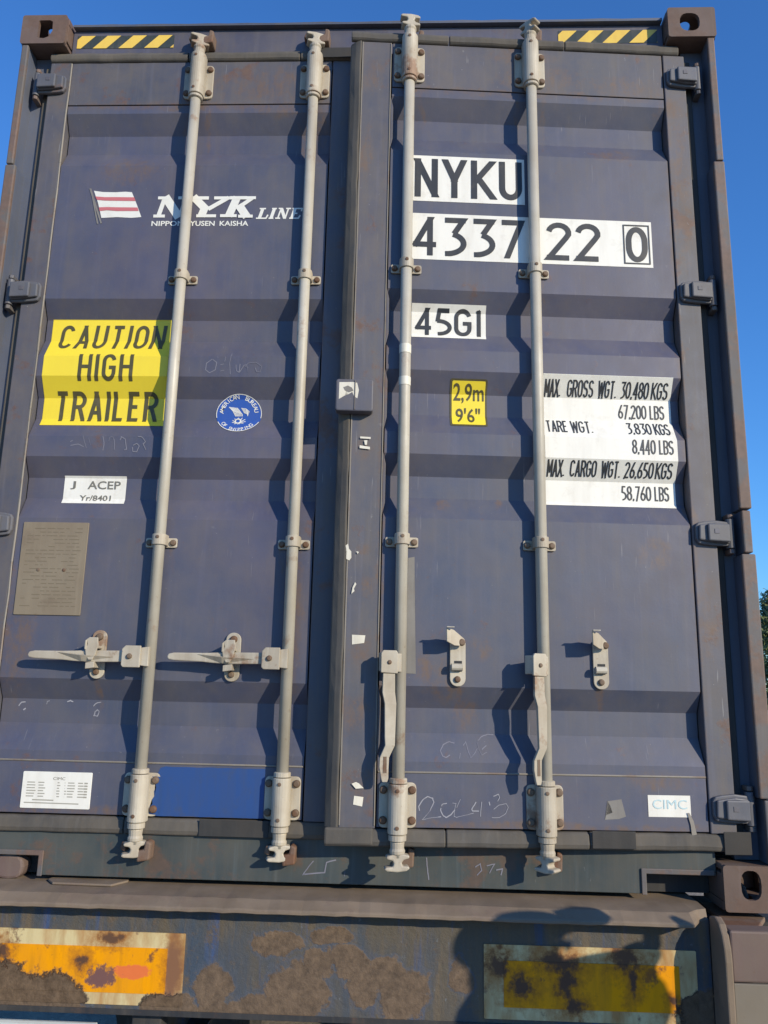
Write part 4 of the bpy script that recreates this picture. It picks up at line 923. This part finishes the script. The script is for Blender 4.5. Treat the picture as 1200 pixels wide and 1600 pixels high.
# shipping line flag and wordmark
s_ = poly('line_flag', FLAG, M['logo_white'], con, label='white flag with two faded red stripes')
poly('flag_stripe', STRIPES, M['red'], s_, off=.002); poly('flag_pole', POLE, M['residue'], s_, off=.002)
bm_ = B()
for i_, (p_, q_, t_) in enumerate((((-.682, 2.122), (-.664, 2.196), .015), ((-.664, 2.199), (-.610, 2.119), .030), ((-.607, 2.130), (-.592, 2.196), .012), ((-.699, 2.1245), (-.659, 2.1245), .011), ((-.688, 2.1935), (-.652, 2.1935), .011), ((-.618, 2.1935), (-.577, 2.1935), .011))):
    ribbon(bm_, [p_, q_], t_, -.0001*i_)
for i_, (p_, q_, t_) in enumerate((((-.566, 2.198), (-.522, 2.152), .027), ((-.444, 2.194), (-.512, 2.150), .015), ((-.534, 2.122), (-.521, 2.164), .027), ((-.579, 2.1925), (-.512, 2.1925), .0125), ((-.494, 2.1925), (-.434, 2.1925), .0115), ((-.551, 2.1245), (-.483, 2.1245), .011),
        ((-.440, 2.122), (-.414, 2.196), .027), ((-.362, 2.192), (-.412, 2.152), .014), ((-.408, 2.166), (-.377, 2.120), .028), ((-.440, 2.1925), (-.380, 2.1925), .0125), ((-.390, 2.1925), (-.350, 2.1925), .0110), ((-.469, 2.1245), (-.412, 2.1245), .011), ((-.407, 2.1225), (-.357, 2.1225), .011))):
    ribbon(bm_, [p_, q_], t_, -.0001*(i_+6))
x_ = -.346
def serif(bm, ch, x0, z0, h, w):
    sl = .28*h; t = .0110; q = .0052
    def P(u, v): return (x0+u*w+v*sl, z0+v*h)
    if ch == 'L':
        ribbon(bm, [P(.3, .03), P(.3, .97)], t); ribbon(bm, [P(0, .95), P(.6, .95)], q, -.0001); ribbon(bm, [P(-.02, .06), P(.92, .06), P(1.0, .38)], q, -.0002)
    if ch == 'I':
        ribbon(bm, [P(.5, .03), P(.5, .97)], t); ribbon(bm, [P(.05, .95), P(.95, .95)], q, -.0001); ribbon(bm, [P(.05, .06), P(.95, .06)], q, -.0002)
    if ch == 'N':
        ribbon(bm, [P(.2, .03), P(.2, .97)], q); ribbon(bm, [P(.22, .97), P(.78, .03)], t, -.0001); ribbon(bm, [P(.8, .0), P(.8, .97)], q, -.0002)
        ribbon(bm, [P(0, .06), P(.4, .06)], q, -.0003); ribbon(bm, [P(0, .95), P(.3, .95)], q, -.0003); ribbon(bm, [P(.6, .95), P(1, .95)], q, -.0003)
    if ch == 'E':
        ribbon(bm, [P(.25, .03), P(.25, .97)], t); ribbon(bm, [P(0, .95), P(.95, .95), P(.98, .70)], q, -.0001); ribbon(bm, [P(0, .06), P(.92, .06), P(1.0, .34)], q, -.0002); ribbon(bm, [P(.25, .5), P(.65, .5)], q, -.0003)
for ch, w_ in (('L', .036), ('I', .018), ('N', .042), ('E', .034)):
    serif(bm_, ch, x_, 2.113, .041, w_); x_ += w_+.0055
ftext(bm_, 'NIPPON', -.703, -.592, 2.087, 2.106, bold=.02); ftext(bm_, 'YUSEN', -.571, -.486, 2.087, 2.106, bold=.02); ftext(bm_, 'KAISHA', -.469, -.371, 2.087, 2.106, bold=.02)
conform(bm_, .0012); face_front(bm_); link('wordmark', raw(bm_, 'wordmark'), M['logo_white'], con, label='white italic wordmark NYK LINE NIPPON YUSEN KAISHA')
# hazard stripes on the header
for x0_, x1_, z0_, z1_, ph in ((-1.038, -.684, 2.803, 2.856, .035), (.69, 1.035, 2.803, 2.856, .02)):
    s_ = sheet('hazard_stripe', x0_, x1_, z0_, z1_, M['blackgreen'], con, front=.055, label='yellow and black hazard strip at the top '+('left' if x0_ < 0 else 'right'))
    L_ = []; x_ = x0_-.03+ph*0
    hh = z1_-z0_; k_ = 0; x_ = x0_-.035
    while x_ < x1_:
        a_, c_ = x_, x_+.050
        P_ = [(a_, z0_), (c_, z0_), (c_+hh*.95, z1_), (a_+hh*.95, z1_)]
        Q_ = []
        # clip to the strip
        def clip(P, fx, keep):
            out = []
            for i in range(len(P)):
                p, q = P[i], P[(i+1) % len(P)]; ip, iq = keep(p[0], fx), keep(q[0], fx)
                if ip: out.append(p)
                if ip != iq:
                    t_ = (fx-p[0])/(q[0]-p[0]); out.append((fx, p[1]+t_*(q[1]-p[1])))
            return out
        Q_ = clip(P_, x0_, lambda u, v: u >= v-1e-9); Q_ = clip(Q_, x1_, lambda u, v: u <= v+1e-9) if Q_ else Q_
        if len(Q_) > 2: L_.append(Q_)
        x_ += .094
    poly('yellow_bar', L_, M['hazard'], s_, off=.0020, front=.055)
# chalk
chm = film('chalk', (.33, .33, .36), dirt=.5, seed=12, rough=.9, dc=(.10, .10, .14)); M['chalk'] = chm
M['chalk_faint'] = film('faint_chalk', (.21, .21, .25), dirt=.5, seed=12, rough=.9, dc=(.09, .09, .13))
chalk('chalk_writing', CHALK_R[:8], con, .0024, front=.047, mw=D, label='chalk number near the bottom of the right door')
chalk('chalk_writing', CHALK_R[8:], con, .0026, mw=D, mat='chalk_faint', label='faint chalk word ONE')
chalk('chalk_writing', CHALK_L, con, .0022, mat='chalk_faint', label='chalk scrawl above the round emblem')
chalk('chalk_writing', CHALK_L2, con, .0024, mat='chalk_faint', label='chalk scrawl under the caution panel')
chalk('chalk_writing', CHALK_L3, con, .0034, label='short chalk ticks low on the left door')
chalk('chalk_writing', CHALK_S+CHALK_S2, con, .0030, front=.05, mat='chalk_faint', label='faint chalk marks on the sill')
# paint flecks, residues
for i in (0, 1, 3, 5, 6, 7, 8): poly('white_fleck', [FLAKES_R[i]], M['flake'], con, off=.0012, front=.0398, mw=D)
for i in (2, 4): poly('torn_label', [FLAKES_R[i]], M['flake'], con, off=.0012, front=.0432, mw=D)
poly('tape_residue', [PATCH[0]], M['residue'], con, off=.0008, front=.047, mw=D)
poly('tape_residue', STRIP, M['residue'], con, off=.0010, mw=D)
poly('dangling_strip', [[(.980, .247), (.986, .247), (.997, .225), (1.004, .190), (.990, .187), (.988, .215)]], M['bead'], con, off=.004, front=.047, mw=D)
for z0_, z1_ in ((1.583, 1.612), (1.478, 1.505)):
    b = B(); lathe(b, [(.0186, z0_), (.0187, z0_+.001), (.0187, z1_)], 0, 0, 16, R(180), R(350))
    obj('rod_label', b, M['flake'], con, mw=D @ Matrix.Translation((.1658, RY, 0)))

# ================================================================ TRAILER
GZ = -1.27
tr = empty('container_trailer', (0, 0, GZ), 'rusty blue container trailer with amber and cream reflector plates on its rear beam', 'trailer')
T_ = Matrix.Translation((0, 0, -GZ))     # build in container coordinates, parent at ground level
def tobj(name, b, mat, parent=None, **k):
    return obj(name, b, M[mat] if isinstance(mat, str) else mat, parent or tr, mw=T_ if parent is None else None, **k)
# bolster cover plate with a rolled lip; tiny wobble so the edge is not ruler straight
b = B(); prof_ = [(.62, .012), (.04, .012), (-.056, .010), (-.062, .0075), (-.092, -.006), (-.096, -.010), (-.096, -.016), (-.090, -.019), (-.060, -.006), (.62, -.004)]
xs = [-1.19+i*.03 for i in range(72)]+[.955, .975, .999]
rings = []
for x in xs:
    wz = random.uniform(-.0012, .0012); wy = random.uniform(-.0015, .0015); k_ = 1 if x < .95 else (.75 if x < .96 else (.35 if x < .98 else .2))
    rings.append([b.verts.new((x, (y_*k_+wy) if y_ < 0 else y_, z_+(wz if y_ < 0 else wz*.3))) for y_, z_ in prof_])
for r0, r1 in zip(rings, rings[1:]):
    for i in range(len(prof_)): b.faces.new((r0[i], r1[i], r1[(i+1) % len(prof_)], r0[(i+1) % len(prof_)]))
b.faces.new(rings[0]); b.faces.new(rings[-1][::-1])
tobj('bolster_plate', b, 'bolster')
b = B(); prism(b, [(-.83, .05), (-.815, .03), (-.80, .012), (-.63, .008), (-.60, .06), (-.62, .14), (-.82, .14)], 'z', .0123, .019); tobj('wear_plate', b, 'bolster', bev=.003)
# rear beam face
b = B(); box(b, -1.2, 1.0, -.030, .02, -.290, -.0105); tobj('rear_beam', b, 'rear', bev=.003)
b = B(); box(b, -1.2, 1.0, -.034, -.0305, -.292, -.278); tobj('beam_bottom_edge', b, 'dark', bev=.001)
# reflector plates: cream border, amber field
for a_, c_, lab in ((-.955, -.400, 'left'), (.403, .960, 'right')):
    b = B(); prism(b, rrect(a_, c_, -.268, -.089, .002, 1), 'y', -.0330, -.0302)
    pl = tobj('reflector_plate', b, 'cream', label=lab+' reflector plate, stained cream border around amber')
    b = B(); prism(b, rrect(a_+.052, c_-.046, -.239, -.127, .001, 1), 'y', -.0345, -.0332)
    obj('amber_field', b, M['amber'], pl)
# paint scars and rust islands that run over the left plate
def blobpts(cx, cz, rx, rz, n=26, j=.12, sd=1):
    rnd = random.Random(sd); n = 72; ph = [(k, rnd.uniform(0, 6.28), j*rnd.uniform(.3, 1)/(k**.75)) for k in (2, 3, 4, 5, 7, 9, 12, 16, 21)]
    out = []
    for i in range(n):
        t = 2*PI*i/n; r = 1+sum(a*math.sin(k*t+p) for k, p, a in ph)+rnd.uniform(-.02, .02)
        out.append((cx+rx*math.cos(t)*r, cz+rz*math.sin(t)*r))
    return out
def scar(name, pts, mat, y0, th=.0012, **k):
    b = B(); prism(b, pts, 'y', y0-th, y0)
    return tobj(name, b, mat, **k)
# gussets and end blocks
for s in (1, -1):
    b = B(); prof_ = [(-.0305, -.002), (-.070, .006), (-.098, -.004), (-.116, -.026), (-.126, -.055), (-.130, -.085), (-.130, -.42), (-.0305, -.42)]
    a_, c_ = (1.0005, 1.020) if s > 0 else (-1.220, -1.2005)
    prism(b, prof_, 'x', a_, c_); tobj('end_gusset', b, 'bolster', bev=.004)
    if s > 0:
        b = B(); box(b, 1.0205, 1.235, -.118, -.06, -.134, -.014); tobj('end_block', b, 'brown', bev=.005)
        b = B(); box(b, 1.0205, 1.235, -.124, -.118-.0005+.004, -.34, -.1345); tobj('end_panel', b, 'flap', bev=.002)
        b = B(); prism(b, [(1.028, -.0595), (1.118, -.0595), (1.172, .03), (1.172, .17), (1.045, .17), (1.045, .03)], 'z', -.030, -.017); tobj('twistlock_plate', b, 'keeper', bev=.003)
        b = B(); lathe(b, [(.026, -.0165), (.024, .02), (.018, .045), (.010, .055)], 1.130, .09, 16); tobj('twistlock_cone', b, 'casting')
        b = B(); box(b, 1.0205, 1.235, .035, .30, -.30, -.0305); tobj('bolster_end_box', b, 'dark')
# main beams, cross members
for s in (-1, 1):
    b = B()
    for x0_, x1_, z0_, z1_ in ((.40, .54, -.045, -.0295), (.462, .478, -.43, -.0455), (.40, .54, -.446, -.4305)):
        bx(b, s, x0_, x1_, .03, 12.1, z0_, z1_)
    tobj('main_beam', b, 'rear')
for y_ in (.9, 2.1, 3.3, 4.5, 5.7, 6.9, 8.1, 9.3, 10.5, 11.7):
    b = B(); box(b, -1.15, 1.15, y_, y_+.10, -.17, -.05); tobj('cross_member', b, 'dark')
b = B(); box(b, -1.12, 1.12, -.02, .09, -.60, -.50)
for x_ in (-.5, .5): box(b, x_-.04, x_+.04, .0, .07, -.4995, -.2925)
tobj('rear_bumper', b, 'dark', bev=.004)
b = B(); tube(b, (-1.15, -.045, -.322), (-.62, -.045, -.322), .014, seg=12); tobj('pale_pipe', b, film('dull_white_pipe', (.5, .52, .48), dirt=.3, seed=20))
# wheels
wb = B(); lathe(wb, [(.30, -.14), (.46, -.14), (.50, -.12), (.505, 0), (.50, .12), (.46, .14), (.30, .14), (.27, .05), (.12, .04), (.10, -.04)], 0, 0, 32)
WH = mesh(wb, 'tyre'); WH.materials.append(M['tyre'])
hb = B(); lathe(hb, [(.29, -.10), (.29, .12), (.20, .10), (.13, .12), (.10, .16), (.04, .17)], 0, 0, 24); HB = mesh(hb, 'rim'); HB.materials.append(M['hinge'])
for y_ in (2.2, 3.5):
    b = B(); tube(b, (-1.0, y_, GZ+.5), (1.0, y_, GZ+.5), .065); tobj('axle', b, 'dark')
    for s in (-1, 1):
        for x_ in (.72, 1.05):
            o = bpy.data.objects.new('wheel', WH); col.objects.link(o); o.parent = tr
            o.matrix_local = T_ @ Matrix.Translation((s*x_, y_, GZ+.505)) @ Matrix.Rotation(R(90)*s, 4, 'Y')
            h = bpy.data.objects.new('rim', HB); col.objects.link(h); h.parent = o
# landing legs carry the front
for s in (-1, 1):
    b = B(); bx(b, s, .50, .62, 9.6, 9.72, GZ+.03, -.10); bx(b, s, .44, .68, 9.54, 9.78, GZ, GZ+.03); tobj('landing_leg', b, 'dark')

# ================================================================ GROUND
def ground_mat():
    m, n, l, p = newmat('dusty_yard'); v = pos(n)
    a = noise(n, l, v, .35, 6, .6); c = mix(n, l, ramp(n, l, a, .35, .65), (.20, .17, .13), (.36, .30, .22))
    f = noise(n, l, v, 9, 8, .7); c = mix(n, l, ramp(n, l, f, .4, .7, 0, .6), c, (.10, .09, .08)); l.new(c, p.inputs['Base Color']); p.inputs['Roughness'].default_value = .9
    l.new(bump(n, l, noise(n, l, v, 25, 6, .7), .6, .02), p.inputs['Normal']); return m
b = B(); vs = [b.verts.new((x, y_, GZ)) for x, y_ in ((-600, -600), (600, -600), (600, 600), (-600, 600))]; b.faces.new(vs)
link('ground', raw(b, 'ground'), ground_mat(), kind='structure')

# ================================================================ PERSON (stands right of the viewpoint, shadow falls on the rear beam)
PX, PY = 1.385, -.90
per = empty('person', (PX, PY, GZ), 'person in dark work clothes and cap standing by the trailer, both hands raised in front', 'person')
per.rotation_euler = (0, 0, math.atan2(.731, .682)-PI/2)
def skin(name, pts, edges, mat, parent, lv=2):
    me = bpy.data.meshes.new(name); me.from_pydata([p[:3] for p in pts], edges, [])
    b = bmesh.new(); b.from_mesh(me); lay = b.verts.layers.skin.verify(); b.verts.ensure_lookup_table()
    for i, p in enumerate(pts): b.verts[i][lay].radius = (p[3], p[4] if len(p) > 4 else p[3]); b.verts[i][lay].use_root = (i == 0)
    b.to_mesh(me); b.free(); o = link(name, me, mat, parent)
    o.modifiers.new('skin', 'SKIN'); sb = o.modifiers.new('sub', 'SUBSURF'); sb.levels = sb.render_levels = lv
    return o
J = [(0, 0, .93, .14, .11), (0, 0, 1.10, .13, .10), (0, 0, 1.28, .15, .11), (0, 0, 1.40, .09, .08), (0, .01, 1.47, .05, .05), (0, .02, 1.55, .075, .085), (0, .02, 1.65, .080, .095), (0, .01, 1.71, .055, .065),
     (.17, 0, 1.42, .07), (.17, .14, 1.50, .06), (.06, .24, 1.56, .04), (.04, .28, 1.58, .028),
     (-.17, 0, 1.42, .07), (-.17, .14, 1.42, .06), (-.06, .22, 1.52, .04), (-.04, .26, 1.56, .028),
     (.10, 0, .86, .095), (.11, .01, .50, .062), (.11, -.01, .12, .045), (.11, .14, .045, .04, .03),
     (-.10, 0, .86, .095), (-.12, .01, .50, .062), (-.12, -.01, .12, .045), (-.12, .14, .045, .04, .03)]
skin('body', J, [(0, 1), (1, 2), (2, 3), (3, 4), (4, 5), (5, 6), (6, 7), (3, 8), (8, 9), (9, 10), (10, 11), (3, 12), (12, 13), (13, 14), (14, 15), (0, 16), (16, 17), (17, 18), (18, 19), (0, 20), (20, 21), (21, 22), (22, 23)], M['skin'], per)
skin('shirt', [(0, 0, .90, .155, .125), (0, 0, 1.10, .15, .12), (0, 0, 1.28, .19, .13), (0, 0, 1.41, .14, .11), (.16, 0, 1.42, .12), (.17, .16, 1.48, .13), (.10, .29, 1.51, .115), (-.16, 0, 1.42, .12), (-.17, .16, 1.40, .13), (-.09, .26, 1.42, .11)],
     [(0, 1), (1, 2), (2, 3), (3, 4), (4, 5), (5, 6), (3, 7), (7, 8), (8, 9)], M['cloth'], per)
skin('trousers', [(0, 0, .92, .15, .12), (.10, 0, .84, .11), (.11, .01, .50, .08), (.11, -.01, .12, .07), (-.10, 0, .84, .11), (-.12, .01, .50, .08), (-.12, -.01, .12, .07)], [(0, 1), (1, 2), (2, 3), (0, 4), (4, 5), (5, 6)], M['trouser'], per)
skin('hair', [(0, -.02, 1.62, .07, .08), (0, -.01, 1.70, .078, .095), (0, .0, 1.735, .06, .07)], [(0, 1), (1, 2)], M['dark'], per)
for hx, hy, hz, dx, dy in ((.04, .28, 1.58, -.4, -.2), (-.04, .26, 1.56, .4, .1)):
    for k in range(5):
        o_ = (k-2)*.017; up_ = 1; ln = (.04, .06, .065, .06, .048)[k]
        skin('finger', [(hx+o_*.8, hy, hz, .009), (hx+o_+dx*ln*.4, hy+dy*ln*.5, hz+up_*ln*.6, .008), (hx+o_+dx*ln*.8, hy+dy*ln*.9, hz+up_*ln*.9, .007)], [(0, 1), (1, 2)], M['skin'], per, 1)
cb = B(); prism(cb, [(-.085, .06), (.085, .06), (.075, .13), (.04, .155), (-.04, .155), (-.075, .13)], 'z', 1.680, 1.690); obj('cap_brim', cb, M['hat'], per, bev=.003)
nb = B(); bmesh.ops.create_cone(nb, cap_ends=True, segments=8, radius1=.016, radius2=.006, depth=.04)
for v in nb.verts: v.co = Vector((v.co.x, v.co.z*.4+.118, 1.625+v.co.y))
obj('nose', nb, M['skin'], per)
for sx in (-1, 1):
    eb = B(); bmesh.ops.create_uvsphere(eb, u_segments=10, v_segments=6, radius=.011)
    for v in eb.verts: v.co += Vector((sx*.03, .105, 1.645))
    obj('eye', eb, M['white'], per)
    eb = B(); bmesh.ops.create_uvsphere(eb, u_segments=10, v_segments=6, radius=.028)
    for v in eb.verts: v.co = Vector((sx*.086+v.co.x*.3, .01+v.co.y*.7, 1.635+v.co.z))
    obj('ear', eb, M['skin'], per)
mb_ = B(); box(mb_, -.024, .024, .098, .108, 1.588, 1.596); obj('mouth', mb_, M['red'], per, bev=.003)

# ================================================================ TREES
def leaf_mat(name, a, c_):
    m, n, l, p = newmat(name); v = pos(n)
    t = noise(n, l, v, 1.3, 4, .6); c = mix(n, l, ramp(n, l, t, .35, .65), a, c_)
    t2 = noise(n, l, v, 14, 2, .5); c = mix(n, l, ramp(n, l, t2, .3, .7, 0, .5), c, tuple(x*.6 for x in a)); l.new(c, p.inputs['Base Color'])
    p.inputs['Roughness'].default_value = .55; p.inputs['Specular IOR Level'].default_value = .3
    tr_ = n.new('ShaderNodeBsdfTranslucent'); l.new(c, tr_.inputs[0]); mx = n.new('ShaderNodeMixShader'); mx.inputs[0].default_value = .25
    out = n['Material Output']; l.new(p.outputs[0], mx.inputs[1]); l.new(tr_.outputs[0], mx.inputs[2]); l.new(mx.outputs[0], out.inputs[0]); return m
LEAF = [leaf_mat('olive_leaves', (.13, .155, .06), (.21, .24, .11)), leaf_mat('dark_leaves', (.07, .11, .045), (.12, .165, .07))]
BARK = worn('bark', (.12, .09, .065), dust_amt=.3, rust_amt=0, rough=.9, bscale=4, seed=90)
def tree(x, y, h, cr, mi, seed, label, n=9000):
    rnd = random.Random(seed); t = empty('tree', (x, y, GZ), label, 'tree', 'trees beyond the container')
    b = B(); th = h*.45; tube(b, (0, 0, 0), (.1, 0, th), .22, .13, 10); lobes = []
    for k in range(26):
        a = rnd.uniform(0, 2*PI); rr = cr*rnd.uniform(.15, .85)**.7; zz = h*rnd.uniform(.42, .93)
        rr *= (1-.5*abs(zz/h-.6)/.4)
        c = Vector((rr*math.cos(a), rr*math.sin(a), zz)); lobes.append((c, cr*rnd.uniform(.20, .36)))
        if k % 2 == 0: tube(b, (.06, 0, th*rnd.uniform(.6, .98)), c*.92, .06, .02, 6)
    obj('trunk', b, BARK, t)
    b = B()
    for k in range(n):
        c, r = lobes[rnd.randrange(len(lobes))]
        d = Vector((rnd.gauss(0, 1), rnd.gauss(0, 1), rnd.gauss(0, .8))).normalized()*r*rnd.uniform(.55, 1.08)
        p = c+d; s_ = rnd.uniform(.05, .11)
        u = Vector((rnd.gauss(0, 1), rnd.gauss(0, 1), rnd.gauss(0, 1))).normalized(); v = u.orthogonal().normalized(); 
        a = [b.verts.new(p+u*s_*1.4), b.verts.new(p+v*s_*.6), b.verts.new(p-u*s_*1.2), b.verts.new(p-v*s_*.6)]
        b.faces.new(a)
    link('crown', raw(b, 'crown'), LEAF[mi], t)
tree(13.6, 25.5, 5.9, 2.3, 0, 5, 'leafy olive green tree at the right edge, just beyond the container', 14000)
tree(17.5, 31, 6.6, 3.0, 1, 6, 'larger dark tree behind the olive green tree on the right')
tree(12.4, 36, 4.4, 2.4, 1, 8, 'low dark bushy tree behind the right edge of the container', 8000)
tree(22, 37, 7.0, 3.2, 0, 9, 'olive green tree farther to the right of the container')
tree(-17, 42, 6.5, 3.0, 1, 10, 'dark tree hidden beyond the left side of the container', 6000)
def hedge():
    rnd = random.Random(3); b = B()
    for k in range(30000):
        x = rnd.uniform(-60, 60); y = 52+rnd.gauss(0, 1.2); z = GZ+rnd.random()**.7*(2.6+1.2*math.sin(x*.6)+.8*math.sin(x*1.7))
        s_ = rnd.uniform(.12, .28); u = Vector((rnd.gauss(0, 1), rnd.gauss(0, 1), rnd.gauss(0, 1))).normalized(); v = u.orthogonal().normalized(); p = Vector((x, y, z))
        b.faces.new([b.verts.new(p+u*s_), b.verts.new(p+v*s_*.7), b.verts.new(p-u*s_), b.verts.new(p-v*s_*.7)])
    o = link('scrub', raw(b, 'scrub'), LEAF[1], kind='stuff', label='dark green scrub along the far edge of the yard'); o['category'] = 'scrub'
hedge()
